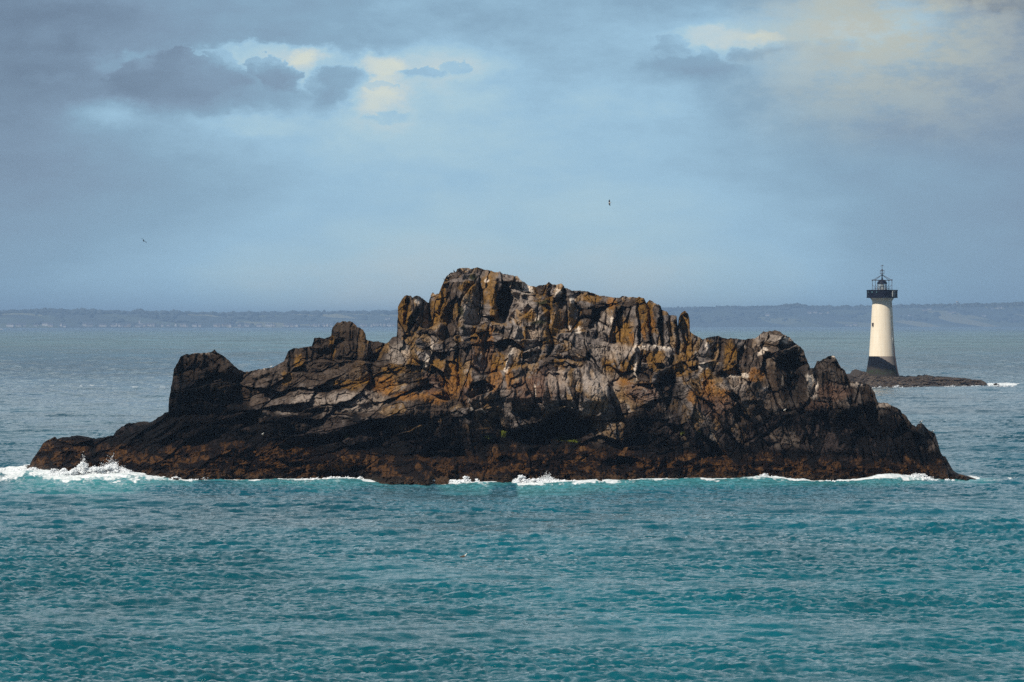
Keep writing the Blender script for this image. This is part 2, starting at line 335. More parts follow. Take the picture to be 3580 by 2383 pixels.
# clefts
for p, w_, d_ in [
    ([(2263,1055),(2270,1120),(2276,1210)], 6, 2.4), ([(2312,1080),(2310,1210)], 6, 2.2), ([(2367,1125),(2366,1230)], 6, 2.2), ([(2340,1100),(2345,1170)], 4, 1.2),
    ([(1597,1180),(1600,1290),(1625,1420)], 8, 1.8), ([(1700,1140),(1690,1240)], 4, .9), ([(1560,1140),(1545,1260)], 5, 1.0), ([(1790,1130),(1770,1210)], 4, .8),
    ([(1925,1040),(1920,1130),(1940,1200),(1925,1240)], 6, 1.4), ([(1660,960),(1690,1040),(1680,1120)], 4, .8), ([(1735,980),(1740,1110)], 7, 1.8), ([(1610,990),(1605,1120)], 4, .7),
    ([(1425,1045),(1420,1120),(1440,1170)], 7, 1.6), ([(1505,1050),(1500,1120)], 5, 1.2), ([(1552,1000),(1540,1100)], 4, .7), ([(2080,1090),(2085,1180)], 5, 1.1), ([(2005,1060),(2040,1110)], 5, 1.2),
    ([(2152,1110),(2150,1205)], 5, 1.0), ([(2190,1080),(2210,1190)], 4, .8), ([(2235,1060),(2232,1190)], 4, .9), ([(2350,1240),(2360,1330),(2330,1420)], 6, 1.6), ([(2240,1230),(2230,1310)], 4, .7),
    ([(2525,1300),(2570,1380),(2600,1450),(2660,1525)], 6, 1.8), ([(2420,1300),(2460,1400),(2520,1460)], 4, .9), ([(2760,1450),(2700,1500),(2660,1530)], 6, 1.2), ([(2440,1250),(2440,1300)], 5, 1.2), ([(2615,1190),(2605,1280)], 4, .8), ([(2516,1180),(2510,1250)], 4, .9),
    ([(2838,1290),(2850,1330),(2830,1400),(2800,1440)], 7, 1.6), ([(2960,1320),(2985,1400)], 5, 1.2), ([(3005,1350),(2995,1400)], 4, .8), ([(2885,1300),(2900,1360)], 4, .6),
    ([(1018,1230),(1015,1300)], 5, .9), ([(1100,1190),(1098,1260)], 4, .8), ([(1165,1160),(1160,1250)], 5, .9), ([(1240,1150),(1235,1220)], 4, .7), ([(1290,1280),(1330,1390)], 6, 1.2), ([(1365,1290),(1400,1330)], 4, .7), ([(1150,1370),(1152,1440)], 4, .6), ([(1240,1350),(1330,1430)], 4, .7),
    ([(770,1280),(740,1340),(700,1440)], 7, 1.3), ([(640,1250),(634,1440)], 6, 1.2), ([(690,1250),(680,1330)], 4, .7), ([(850,1310),(800,1400)], 5, 1.0), ([(900,1320),(870,1400)], 4, .8), ([(960,1310),(930,1380)], 4, .8),
    ([(1420,1560),(1440,1600)], 4, .6), ([(1300,1580),(1295,1650)], 4, .6), ([(1880,1300),(1860,1420)], 4, .6), ([(2030,1290),(2040,1400)], 5, .9), ([(1950,1290),(1955,1420)], 4, .7), ([(2290,1330),(2290,1400)], 5, .9),
    ([(1180,1640),(1130,1660)], 5, .8), ([(3020,1570),(3025,1660)], 5, .9), ([(2640,1600),(2650,1660)], 6, .9), ([(2330,1600),(2335,1660)], 6, .8)]:
    groove(p, w_, d_)
# bulges: buttresses and fallen boulders standing proud
for b_ in [(1440,1640,110,45,-3.0),(1380,1665,60,22,-1.5),(2040,1655,60,30,-1.8),(2100,1640,30,40,-1.2),(1840,1640,60,40,-1.4),(1650,1665,60,18,-1.2),(2110,1610,20,30,-.6),
           (2000,1370,90,80,-1.5),(2100,1370,80,70,-1.2),(1800,1380,70,70,-1.0),(1570,1320,40,70,-1.2),(2600,1370,80,60,-1.2),(2420,1430,50,90,-1.2),(2700,1590,60,50,-1.2),
           (3120,1640,120,40,-1.5),(1210,1400,110,35,-1.2),(1050,1410,60,30,-1.0),(1200,1620,120,45,-1.5),(780,1600,120,70,-2.0),(950,1560,60,60,-1.2),(2900,1580,80,60,-1.0),(2400,1610,40,40,-1.0),
           (2880,1340,40,60,-1.0),(720,1330,50,80,-1.0),(1550,1060,30,60,-1.0),(1660,1060,50,60,-.8),(1240,1160,35,25,-.8)]:
    Y = Y + b_[4] * gauss(wu, wv, *b_[:4])
# front row of wet boulders along the waterline
f1, f2, r1, r2, r3, a_, b2 = worley(u / 48 + 3, v * 0 + 0.5 + (wl - v) / 300, 301)
Y = Y - (0.2 + 1.5 * r1) * np.clip(1 - (f1 / 0.55) ** 2, 0, 1) * sstep(70 * (0.4 + r2), 0, h) * sstep(1200, 1400, u)

# --- jointed slabs: three joint systems blended by region
left = sstep(1000, 700, u) * sstep(1440, 1530, v) ; left = np.maximum(left, sstep(620, 480, u)); left = np.maximum(left, sstep(1500, 1560, v) * sstep(1150, 800, u))
bedL = sstep(1560, 1400, u) * sstep(1230, 1300, v) * (1 - left)                        # low rounded strata in the left middle
right = sstep(2330, 2430, u) * sstep(1270, 1320, v)
mid = np.clip(1 - left - bedL - right, 0, 1)
CK = {}
def joints(ang, su, sv, seed, amp, tilt, crack, cw=0.10):
    """cells su x sv px, long axis turned by ang degrees from vertical"""
    c, s_ = math.cos(math.radians(ang)), math.sin(math.radians(ang))
    p = (wu * c + wv * s_) / su; q = (-wu * s_ + wv * c) / sv
    f1, f2, r1, r2, r3, pa, pb = worley(p, q, seed)
    z = amp * (r1 - 0.5) * 2 + tilt * ((r2 - 0.5) * 2 * pa + (r3 - 0.5) * 1.2 * pb)
    ck = np.exp(-((f2 - f1) / cw) ** 2) * sstep(.30, .75, vnoise(wu / su * .9, wv / sv * .9, seed + 9))
    z = z + crack * ck; CK[seed] = ck
    return z.astype(f32), r1, r2
def system(ang, seed, k=1.0, stretch=1.0):
    z1, ra, rb = joints(ang, 60 * k, 190 * k * stretch, seed, 1.15, 3.0, 1.3, 0.045)
    z2, rc, rd = joints(ang + 5, 30 * k, 70 * k * stretch, seed + 1, 0.34, 0.85, 0.42, 0.06)
    z3, re, rf = joints(ang - 6, 10 * k, 27 * k * stretch, seed + 2, 0.10, 0.30, 0.12, 0.08)
    return z1 + z2 + z3, ra, rc, re
zm, ma, mb, mc = system(9, 41); zq, qa, qb, qc = system(-15, 141, 1.15, .75); zc, pa_, pb_, pc_ = system(78, 161, .75, .7)
alt = sstep(.52, .56, fbm2(wu / 170, wv / 150, 401, 3)) ; cap = sstep(.61, .64, fbm2(wu / 190, wv / 80, 411, 3)) * .85
zm = (zm * (1 - alt) + zq * alt) * (1 - cap) + zc * cap; ma = (ma * (1 - alt) + qa * alt) * (1 - cap) + pa_ * cap; mb = (mb * (1 - alt) + qb * alt) * (1 - cap) + pb_ * cap; mc = (mc * (1 - alt) + qc * alt) * (1 - cap) + pc_ * cap
CK[41] = (CK[41] * (1 - alt) + CK[141] * alt) * (1 - cap) + CK[161] * cap; CK[42] = (CK[42] * (1 - alt) + CK[142] * alt) * (1 - cap) + CK[162] * cap
zl, la, lb, lc = system(62, 51, 0.8, 1.5); zb, ba, bbb, bc = system(74, 61, 0.85, 1.1); zr, rra, rrb, rrc = system(-24, 71)
ledge([(1590,985),(1650,975),(1740,985),(1830,1010)], 1.3, 5)
ledge([(1735,985),(1790,978),(1835,990)], -1.6, 4, 10, 22)
ledge([(1600,962),(1650,955),(1700,962),(1760,968)], 1.0, 4)
ledge([(1880,1035),(1960,1040),(2020,1060),(2110,1072),(2200,1060),(2250,1075)], 1.2, 5)
ledge([(1890,1120),(1960,1150),(2030,1145)], 1.3, 5)
ledge([(2020,1105),(2080,1088),(2150,1085)], 1.0, 5)
ledge([(1390,1180),(1440,1170),(1520,1182),(1600,1195)], 1.4, 6)
ledge([(1640,1225),(1700,1240),(1780,1235)], .9, 5)
ledge([(1560,1300),(1640,1290),(1700,1300)], 1.2, 6)
ledge([(1940,1305),(2010,1288),(2080,1300),(2150,1345)], 1.6, 7)
ledge([(1800,1330),(1880,1318),(1960,1340)], 1.0, 6)
ledge([(1700,1400),(1850,1395),(2000,1410),(2130,1400)], -1.6, 9, 10, 60)
ledge([(2180,1325),(2260,1318),(2320,1330)], 1.2, 5)
ledge([(2380,1225),(2450,1218),(2540,1225)], 1.1, 5)
ledge([(2640,1230),(2700,1215),(2780,1235)], 1.0, 6)
ledge([(2560,1405),(2640,1395),(2720,1420)], 1.2, 7)
ledge([(2860,1300),(2900,1290),(2950,1310)], .8, 5)
ledge([(620,1330),(700,1345),(780,1330)], 1.0, 7)
ledge([(900,1345),(980,1335),(1060,1325)], 1.1, 6)
ledge([(1150,1160),(1220,1152),(1280,1165)], .9, 4)
ledge([(300,1600),(500,1590),(700,1600),(900,1610)], 1.2, 9)
ledge([(1000,1610),(1200,1600),(1400,1610)], 1.3, 9)
ledge([(2300,1630),(2500,1622),(2700,1635)], 1.2, 8)
ledge([(2750,1560),(2900,1550),(3100,1570)], 1.4, 9)
nrm = mid + left + bedL + right
Z = (zm * mid + zl * left + zb * bedL + zr * right) / nrm
ka = (ma * mid + la * left + ba * bedL + rra * right) / nrm
kb = (mb * mid + lb * left + bbb * bedL + rrb * right) / nrm
kc = (mc * mid + lc * left + bc * bedL + rrc * right) / nrm
tz = sstep(bb - 20, bb + 30, v)                                        # tidal rock is lumpier
lump = -1.5 * ridged(wu / 60, wv / 42, 81, 5, 0.66) - 0.6 * ridged(wu / 17, wv / 13, 84, 3)
Y = Y + Z * (1 - 0.45 * tz) + lump * (0.26 + 1.4 * tz)
Y = Y - 0.42 * (fbm2(u / 7, v / 9, 101, 4, 0.65) - 0.5) - 0.17 * (ridged((u + .25 * v) / 6, v / 16, 105, 3) - 0.5)
edge = sstep(0.0, 0.05, 1 - ss)                                        # round the crest off slightly
Y = Y + (1 - edge) * 0.8
# back to a point in the world; a slight sideways shove makes small overhangs
pu = u + 5.0 * (fbm2(u / 30, v / 24, 111, 3) - 0.5) * sstep(0, 60, h) + 2.5 * (kb - 0.5) * sstep(0, 40, h)
pv = v + 4.0 * (fbm2(u / 30, v / 24, 121, 3) - 0.5) * sstep(0, 40, h) * sstep(0, .03, 1 - ss)
X = (pu - CX) / F * Y; Zw = H - (pv - YH) / F * Y
Vf = np.stack([X, Y, Zw], -1).astype(f32)
# the far side, rough slabs falling back into the sea
NB = 90
tb = np.linspace(0, 1, NB + 1)[1:, None]
cx_, cy_, cz_ = Vf[-1, :, 0][None], Vf[-1, :, 1][None], Vf[-1, :, 2][None]
depth = (6 + 0.95 * np.maximum(cz_, 0))
Yb = cy_ + tb * depth
Zb = cz_ * (1 - tb ** 1.15) - 2.2 * tb
na, nb = cx_ * 0.4 + Yb * 0, Yb * 0.4
o1 = worley(na * 1.1 + nb * .2, nb * .8, 131)
Zb = Zb + ((o1[2] - 0.5) * 1.6 + (ridged(na * 1.5, nb * 1.5, 133, 4) - .6) * 1.8) * np.sin(np.pi * tb) ** 0.8 * np.clip(cz_ / 8, 0.1, 1) - 0.6 * np.clip(tb * 8, 0, 1)
Vb = np.stack([cx_ + 0 * Yb, Yb, Zb], -1).astype(f32)
VI = np.concatenate([Vf, Vb], 0)

# --- colours of the stone itself (lichens, guano, black verrucaria belt, brown weed and barnacles), with some shade painted in
def mixc(col, f, c):
    return col * (1 - f[..., None]) + np.array(c, f32) * f[..., None]
n1 = fbm2(wu / 40, wv / 40, 201, 4); n2 = fbm2(wu / 12, wv / 16, 211, 4, 0.6); n3 = fbm2(wu / 5, wv / 7, 221, 3); streak = fbm2(wu / 9, wv / 26, 231, 4)
col = np.zeros(u.shape + (3,), f32) + np.array((0.175, 0.155, 0.148), f32)
col = mixc(col, sstep(.45, .75, ka), (0.085, 0.064, 0.052))
col = mixc(col, sstep(.60, .9, kb) * .7, (0.29, 0.27, 0.262))
warm = np.maximum(sstep(1560, 1300, u), sstep(2350, 2700, u)) * 0.75
col = mixc(col, warm * sstep(.25, .6, n1), (0.080, 0.054, 0.036))
col = mixc(col, sstep(.58, .74, streak) * .22, (0.34, 0.32, 0.30))
col = mixc(col, sstep(.54, .68, n2) * .6, (0.040, 0.033, 0.028))
col = mixc(col, sstep(.55, .66, fbm2(wu / 55, wv / 30, 261, 4)) * .65, (0.070, 0.050, 0.036))
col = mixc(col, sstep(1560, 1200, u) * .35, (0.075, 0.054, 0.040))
col = mixc(col, sstep(2720, 2850, u) * .6, (0.050, 0.038, 0.030))  # right end darkened, standing in for shade on its turned-away faces
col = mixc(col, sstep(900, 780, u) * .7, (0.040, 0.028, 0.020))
col = mixc(col, ell(wu, wv, 1200, 1210, 190, 75, 0, .4) * .7, (0.050, 0.036, 0.027))
cav = np.maximum(CAV, np.maximum(CK[41] * mid + CK[51] * left + CK[61] * bedL + CK[71] * right, .7 * (CK[42] * mid + CK[52] * left + CK[62] * bedL + CK[72] * right)) / nrm)   # crevice shade in joints and clefts, painted in as near-black
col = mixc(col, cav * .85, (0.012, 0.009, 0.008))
# scattered lichen on chosen slabs
och = sstep(.60, .66, kb * .55 + n1 * .55) * sstep(.40, .55, n2 + .25 * n3)
col = mixc(col, och * .60 * sstep(2750, 2500, u) * sstep(1150, 1400, u), (0.22, 0.125, 0.025))
OCH, ORG = (0.200, 0.108, 0.016), (0.245, 0.112, 0.018)
def patch(lst, c, k=.9):
    global col
    for e in lst:
        m = ell(wu + 16 * (n2 - .5), wv + 16 * (n3 - .5), e[0], e[1], e[2], e[3], e[4] if len(e) > 4 else 0.0, 0.3)
        col = mixc(col, m * k * sstep(.25, .50, n3 * .5 + n2 * .5 + .04), c)
patch([(1415,1090,24,62),(1530,1085,28,60,.3),(1548,1010,10,50,.3),(1725,1062,16,75),(1699,1005,20,50),(1641,1005,30,22),(1761,1031,12,20),(1824,1205,17,62,.35),(1735,1262,48,30),(1683,1195,20,60),
       (1592,1285,22,45),(1939,1146,22,60,.2),(1918,1072,16,38,.2),(2007,1130,24,18),(2175,1165,40,62),(2248,1090,20,66),(2272,1120,11,55),(2133,1265,26,40),(2185,1290,15,42),(2291,1257,30,36),
       (2391,1118,17,36),(2402,1202,20,38),(2397,1270,42,42),(2548,1248,22,62),(2475,1310,24,26),(1216,1338,50,18,0),(1280,1322,30,16),(1161,1214,9,40),(1051,1266,22,26),(1004,1318,18,24),
       (1380,1290,40,20),(1440,1260,22,30),(2480,1188,10,10),(2555,1222,20,14),(1850,1100,22,16),(1960,1280,14,40),(2070,1045,30,16),(1900,1020,14,14),(1530,1270,40,20),(1470,1340,20,14), (2264,1101,10,50),(1660,1200,10,60),(1775,1280,70,14)], OCH, .85)
patch([(1574,1330,38,58),(1345,1348,40,34),(1725,1330,25,48),(1777,1325,14,42),(2138,1057,22,20),(2180,1334,32,12),(2480,1360,26,48),(2424,1386,22,22),(2640,1312,28,24),(2530,1386,26,26),(1420,1390,50,16),(1520,1390,50,20),(2279,1130,8,34),(1710,1180,10,40),(1640,1330,18,24),(2210,1178,10,24),(2250,1160,9,28)], ORG, .8)
patch([(1680,1240,40,60),(1900,1350,70,60,.2),(1840,1370,60,50,.2),(2240,1370,60,40),(2330,1340,26,40),(2500,1420,70,40,-.4),(2913,1368,60,30),(2850,1420,60,20),(1500,1350,40,36),(1640,1380,40,40)], (0.15, 0.085, 0.058), .6)
patch([(2101,1344,64,50),(2028,1305,26,30),(1240,1400,112,34),(1077,1402,60,26),(1000,1440,40,14),(2570,1345,50,24),(1824,1031,34,46,-.4),(2300,1225,60,8),(2245,1222,60,7),(1400,1235,40,40),(1500,1235,16,60,.25),(2700,1180,70,14),(2790,1215,30,14),(2840,1360,18,34),(1640,1100,30,40),(1800,1200,20,50),(1870,1190,30,60),(2110,1130,30,40),(1950,1330,40,40,.1),(2990,1345,30,8),(3080,1415,50,7),(650,1238,90,5),(2140,1225,70,30)], (0.30, 0.268, 0.245), .65)
patch([(1701,981,7,9),(1952,1023,12,14),(1480,1276,7,20,.1),(1495,1240,9,48,.2),(1464,1050,14,12),(2222,1262,5,64),(1780,1258,6,50,.2),(1768,1280,4,40,.2),(2461,1275,18,14),(2553,1317,30,4),(2599,1310,20,9),(2475,1202,6,12),(2663,1225,22,14),(2755,1184,22,12),(2833,1335,14,24,-.6),(2475,1215,6,8),(1868,1370,3,22),(1690,1430,3,22,-.6),(1648,1425,5,14),(1640,1400,3,10),(2024,1152,10,14),(1995,1140,8,10),(1836,1000,24,24,-.4),(2022,1258,14,8,-.5),(2300,1215,40,3),(2230,1218,30,3),(1870,1255,6,18),(1675,1250,6,14),(1592,1210,7,14),(2918,1248,12,5),(921,1288,8,3),(2000,1055,8,12),(2140,1120,7,16),(1880,1110,9,12),(2740,1330,3,20),(2770,1300,3,18),(1575,965,12,3),(2745,1433,0.1,0.1),(2322,1222,22,3)], (0.54, 0.50, 0.45), .75)
# black belt, then the brown tidal belt
_l = np.maximum(col @ np.array((.3, .6, .1), f32), 1e-4)[..., None]; col = col * (_l / 0.13) ** 0.34; _g = col @ np.array((.3, .6, .1), f32); col = col * .94 + _g[..., None] * .06
edgeN = 120 * (n1 - .5) + 50 * (n2 - .5) + 30 * (kb - .5)
blk = sstep(-34, 26, v - bt + edgeN)
slabs = np.clip(ell(wu, wv, 1010, 1475, 170, 40, 0, .5) + ell(wu, wv, 1440, 1470, 130, 34, 0, .5) + ell(wu, wv, 1700, 1480, 60, 40, 0, .5) + ell(wu, wv, 2130, 1500, 60, 60, 0, .5) + ell(wu, wv, 2480, 1480, 110, 70, 0, .5) + ell(wu, wv, 2720, 1530, 120, 30, 0, .5), 0, 1)
blk = blk * (1 - .70 * slabs * sstep(.42, .60, kb * .5 + n2 * .5))
blk = np.maximum(blk, ell(wu, wv, 690, 1385, 80, 90, 0, .4) * .7 * sstep(.3, .55, n2 + .15))
blk = np.maximum(blk, ell(wu, wv, 2768, 1320, 48, 100, 0, .35) * .8)  # black painted over the right flank recess in place of its shade
blk = np.maximum(blk, ell(wu, wv, 2345, 1370, 40, 80, -.15, .35) * .7)  # shade of the deep hollow, painted in as black
black = mixc(np.zeros_like(col) + np.array((0.0045, 0.004, 0.0045), f32), sstep(.52, .72, n2) * sstep(.42, .70, kb), (0.028, 0.022, 0.022))
black = mixc(black, np.clip(ell(u, v, 2450, 1490, 130, 60) + ell(u, v, 2720, 1530, 130, 40) + ell(u, v, 2080, 1500, 50, 60) + ell(u, v, 1180, 1510, 120, 40) + ell(u, v, 2880, 1520, 90, 60), 0, 1) * sstep(.42, .62, n2) * .75, (0.050, 0.040, 0.040))
col = col * (1 - blk[..., None]) + black * blk[..., None]
tb_ = sstep(-22, 26, v - bb + .8 * edgeN)
brown = mixc(np.zeros_like(col) + np.array((0.072, 0.036, 0.013), f32), sstep(.48, .62, n2), (0.018, 0.010, 0.007))
brown = mixc(brown, sstep(.60, .76, n3 * .6 + n1 * .4) * .8, (0.13, 0.075, 0.032))
brown = mixc(brown, sstep(.46, .56, fbm2(wu / 34, wv / 18, 241, 4)) * .93, (0.005, 0.003, 0.003))
grit = sstep(30, 0, h) * .5
brown = mixc(brown, grit, (0.050, 0.038, 0.026))
col = col * (1 - tb_[..., None]) + brown * tb_[..., None]
for e in [(1205,1525,12,10),(1756,1512,13,12),(1970,1535,22,9),(2445,1522,8,12),(2000,1545,20,6),(2385,1510,8,6),(1700,1530,14,5)]:      # green algae
    col = mixc(col, ell(wu, wv, e[0], e[1], e[2], e[3], 0, .5) * sstep(.4, .6, n3 + .1) * .9, (0.10, 0.13, 0.012))
for e in [(1624,1168-20,6,9),(1612,1090,12,16),(1651,968,8,10),(1658,970,8,9),(1440,1115,8,16),(1895,1125,20,7),(1870,1130,10,8),(1900,1055,24,8)]:  # small dark green plants
    col = mixc(col, ell(wu, wv, e[0], e[1], e[2], e[3], 0, .5) * .9, (0.03, 0.035, 0.012))
col *= (0.80 + 0.40 * n3 + 0.30 * (kc - .5))[..., None]
col *= np.array((.86, .79, .72), f32)
cb_ = np.zeros(Vb.shape, f32) + np.array((0.07, 0.058, 0.05), f32)
cb_ = cb_ * (0.6 + 0.8 * vnoise(na * 3 + 0 * Yb, nb * 3, 251))[..., None]
lowb = sstep(5.0, 3.0, Zb)[..., None]; cb_ = cb_ * (1 - lowb) + np.array((0.012, 0.009, 0.008), f32) * lowb
cb_[:3] = col[-1][None]
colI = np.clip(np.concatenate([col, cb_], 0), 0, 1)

def add_col(me, c, name='stone'):
    a = me.color_attributes.new(name, 'FLOAT_COLOR', 'POINT')
    c4 = np.ones((len(me.vertices), 4), f32); c4[:, :3] = c.reshape(-1, 3)
    a.data.foreach_set('color', c4.ravel())
def stone_mat(name, wet_z=2.2):
    m = bpy.data.materials.new(name); m.use_nodes = True; q = NT(m.node_tree)
    b = m.node_tree.nodes['Principled BSDF']
    a = q.new('ShaderNodeAttribute', attribute_name='stone')
    g = q.new('ShaderNodeNewGeometry').outputs['Position']
    nz = q.noise(g, 2.2, 8, 0.7); nf = q.noise(g, 9.0, 4, 0.7)
    k = q.m('ADD', q.rng(nz, .3, .7, .68, 1.28), q.rng(nf, .3, .7, -.14, .14))
    kk = q.comb(k, k, k)
    c = q.mix(1.0, a.outputs['Color'], kk, 'MULTIPLY')
    q.l.new(c, b.inputs['Base Color'])
    sp = q.new('ShaderNodeSeparateXYZ'); q.l.new(g, sp.inputs[0])
    wet = q.rng(q.m('ADD', sp.outputs[2], q.m('MULTIPLY', nz, 1.5)), wet_z, wet_z - 1.6, 0.0, 1.0)
    q.l.new(q.m('SUBTRACT', .92, q.m('MULTIPLY', wet, .42)), b.inputs['Roughness'])
    b.inputs['Specular IOR Level'].default_value = 0.07
    bp = q.new('ShaderNodeBump'); bp.inputs['Strength'].default_value = .7; bp.inputs['Distance'].default_value = .12
    q.l.new(q.m('ADD', nz, q.m('MULTIPLY', nf, .35)), bp.inputs['Height']); q.l.new(bp.outputs[0], b.inputs['Normal'])
    return m
M_stone = stone_mat('lichened_rock')
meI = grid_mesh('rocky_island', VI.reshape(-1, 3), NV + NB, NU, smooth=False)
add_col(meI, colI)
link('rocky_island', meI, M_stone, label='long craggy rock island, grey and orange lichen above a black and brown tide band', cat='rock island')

# small loose rocks off the island's foot
def loose_rock(pu_, pv_, wpx, hpx, seed, label, colr, yoff=0.0, cat='rock'):
    rs = np.random.RandomState(seed)
    Yr = water_y(pv_) + yoff; k = Yr / F
    bm = bmesh.new(); bmesh.ops.create_icosphere(bm, subdivisions=5, radius=1.0)
    dirs = rs.normal(size=(16, 3)); dirs /= np.linalg.norm(dirs, axis=1)[:, None]; off = rs.uniform(.55, .95, 16)
    for vt in bm.verts:
        p = np.array(vt.co)
        s_ = min(1.25, min(off[i] / max(1e-3, p @ dirs[i]) for i in range(16) if p @ dirs[i] > .05))
        p = p * s_
        nz = 0.10 * math.sin(9 * p[0] + 5 * p[2] + seed) + .06 * math.sin(23 * p[2] + 11 * p[1]) + .04 * math.sin(41 * p[0] + 31 * p[2])
        p = p * (1 + nz)
        vt.co = (p[0] * wpx * k * .5, p[1] * wpx * k * .45, p[2] * hpx * k)
    me = bpy.data.meshes.new('tide_rock'); bm.to_mesh(me); bm.free()
    n = len(me.vertices); cc = np.zeros((n, 3), f32) + np.array(colr, f32); cc *= rs.uniform(.6, 1.4, n)[:, None].astype(f32)
    add_col(me, cc)
    x, y, z = at(pu_, pv_, Yr)
    link('tide_rock', me, M_stone, label=label, cat=cat, loc=(x, y, 0.0), group='loose rocks in the surf')
BR = (0.055, 0.032, 0.017)
loose_rock(1545, 1692, 56, 22, 3, 'small brown wet rock beside the foot of the big front boulder', BR)
loose_rock(1523, 1688, 22, 20, 4, 'tiny dark stone between the front boulder and the small brown rock', BR)
loose_rock(3352, 1676, 60, 7, 5, 'flat dark rock awash under the right end of the island', (.02, .014, .01))
loose_rock(2052, 1680, 22, 12, 6, 'small pointed wet stone in the foam under the middle of the cliff', BR)
loose_rock(108, 1634, 46, 5, 8, 'low dark rock awash at the left tip of the island', (.02, .014, .01), 4)
loose_rock(1770, 1685, 70, 30, 9, 'broad brown wet boulder at the cliff foot left of the white surf', BR)
loose_rock(2150, 1684, 46, 34, 10, 'upright brown wet boulder at the cliff foot right of the white surf', BR)
loose_rock(3482, 1347, 26, 10, 11, 'small dark rock in the surf beyond the tip of the lighthouse reef', (.02, .014, .01))

# ================================================================== THE LIGHTHOUSE REEF
RS = [(2840,1330),(2880,1310),(2930,1316),(2975,1312),(3000,1311),(3010,1299),(3022,1297),(3034,1303),(3042,1312),(3060,1316),(3120,1317),(3160,1320),(3200,1322),(3208,1319),(3214,1322),(3240,1322),(3246,1317),(3250,1322),(3258,1320),(3264,1315),(3272,1321),(3284,1319),(3292,1322),(3370,1323),(3380,1326),(3400,1327),(3412,1331),(3440,1332),(3448,1337),(3462,1356)]
RW = [(2840,1352),(3040,1352),(3120,1353),(3260,1352),(3400,1348),(3462,1347)]
NRU, NRV = 620, 90
ru, rs_ = np.meshgrid(np.linspace(2840, 3462, NRU), np.linspace(0, 1, NRV))
rsil = interp(ru, RS) + (fbm2(ru / 6, ru * 0, 401, 3) - .5) * 2.6; rwl = interp(ru, RW)
rvb = rwl + 5; rv = rvb + (rsil - rvb) * rs_
rh = rwl - rv
rY = water_y(rwl) - 0 + np.clip(rh, -5, 60) * 0.55 - 2.0
rY = rY - 5.5 * ridged((ru + rv) / 40, rv / 12, 411, 4, .6) - 1.5 * ridged(ru / 9, rv / 6, 415, 3) + worley((ru - rv) / 22, rv / 9, 417)[2] * 2.5
rX = (ru - CX) / F * rY; rZ = H - (rv - YH) / F * rY
Rf = np.stack([rX, rY, rZ], -1)
tb = np.linspace(0, 1, 41)[1:, None]
bx_, by_, bz_ = Rf[-1, :, 0][None], Rf[-1, :, 1][None], Rf[-1, :, 2][None]
wid = 34 * sstep(3462, 3300, ru[0])[None] + 8
RYb = by_ + tb * wid; RZb = bz_ + 0.4 * np.sin(tb * 3) - (bz_ + 1.5) * sstep(.55, 1, tb) + (vnoise(bx_ * .6 + 0 * tb, RYb * .6, 421) - .5) * .8 * tb - .25 * (tb > 0)
VR = np.concatenate([Rf, np.stack([bx_ + 0 * RYb, RYb, RZb], -1)], 0)
rn = fbm2(ru / 14, rv / 6, 431, 4)
rc = mixc(np.zeros(ru.shape + (3,), f32) + np.array((.075, .055, .042), f32), sstep(.4, .6, rn), (.040, .028, .022))
rc = mixc(rc, sstep(9, 3, rh + 4 * rn) , (.030, .018, .013))
rc = mixc(rc, sstep(.62, .7, fbm2(ru / 5, rv / 3, 441, 3)) * .6, (.13, .10, .07))
rcb = np.zeros((40, NRU, 3), f32) + np.array((.05, .038, .03), f32)
meR = grid_mesh('lighthouse_reef', VR.reshape(-1, 3), NRV + 40, NRU)
add_col(meR, np.concatenate([rc, rcb], 0))
link('lighthouse_reef', meR, M_stone, label='low dark brown reef carrying the lighthouse, with surf along its edge', cat='reef')

# ================================================================== THE LIGHTHOUSE
LY = water_y(1352) + 24.0; KL = LY / F                                      # metres per photo px at the tower
LXc = (3084.0 - CX) * KL
def lz(py): return H - (py - YH) * KL
def lathe(name, prof, m, parent, seg_=64, label=None):
    a = np.linspace(0, 2 * np.pi, seg_, endpoint=False)
    V = np.array([[r * math.cos(t_), r * math.sin(t_), z] for r, z in prof for t_ in a], f32)
    me = grid_mesh(name, V, len(prof), seg_, smooth=False, wrap=True)
    me.polygons.foreach_set('use_smooth', np.full(len(me.polygons), True, bool))
    bm = bmesh.new(); bm.from_mesh(me)
    bm.faces.new([bm.verts[i] if False else v_ for i, v_ in enumerate(list(bm.verts)[-seg_:])])
    bmesh.ops.recalc_face_normals(bm, faces=bm.faces); bm.to_mesh(me); bm.free()
    try: me.set_sharp_from_angle(angle=math.radians(35))
    except Exception: pass
    return link(name, me, m, parent, label)
def bm_obj(name, bm, m, parent=None, **kw):
    me = bpy.data.meshes.new(name); bmesh.ops.recalc_face_normals(bm, faces=bm.faces); bm.to_mesh(me); bm.free()
    return link(name, me, m, parent, **kw)
def add_box(bm, c, s, rotz=0.0, bev=0.0):
    r = bmesh.ops.create_cube(bm, size=1.0); vs = r['verts']
    for q in vs:
        x, y, z = q.co.x * s[0], q.co.y * s[1], q.co.z * s[2]
        q.co = (c[0] + x * math.cos(rotz) - y * math.sin(rotz), c[1] + x * math.sin(rotz) + y * math.cos(rotz), c[2] + z)
    return vs
def add_tube(bm, p, q, r, r2=None, n=8):
    p, q = Vector(p), Vector(q); d = q - p
    res = bmesh.ops.create_cone(bm, cap_ends=True, segments=n, radius1=r, radius2=r if r2 is None else r2, depth=d.length)
    R = d.to_track_quat('Z', 'Y').to_matrix(); mid_ = (p + q) / 2
    for v_ in res['verts']: v_.co = R @ v_.co + mid_

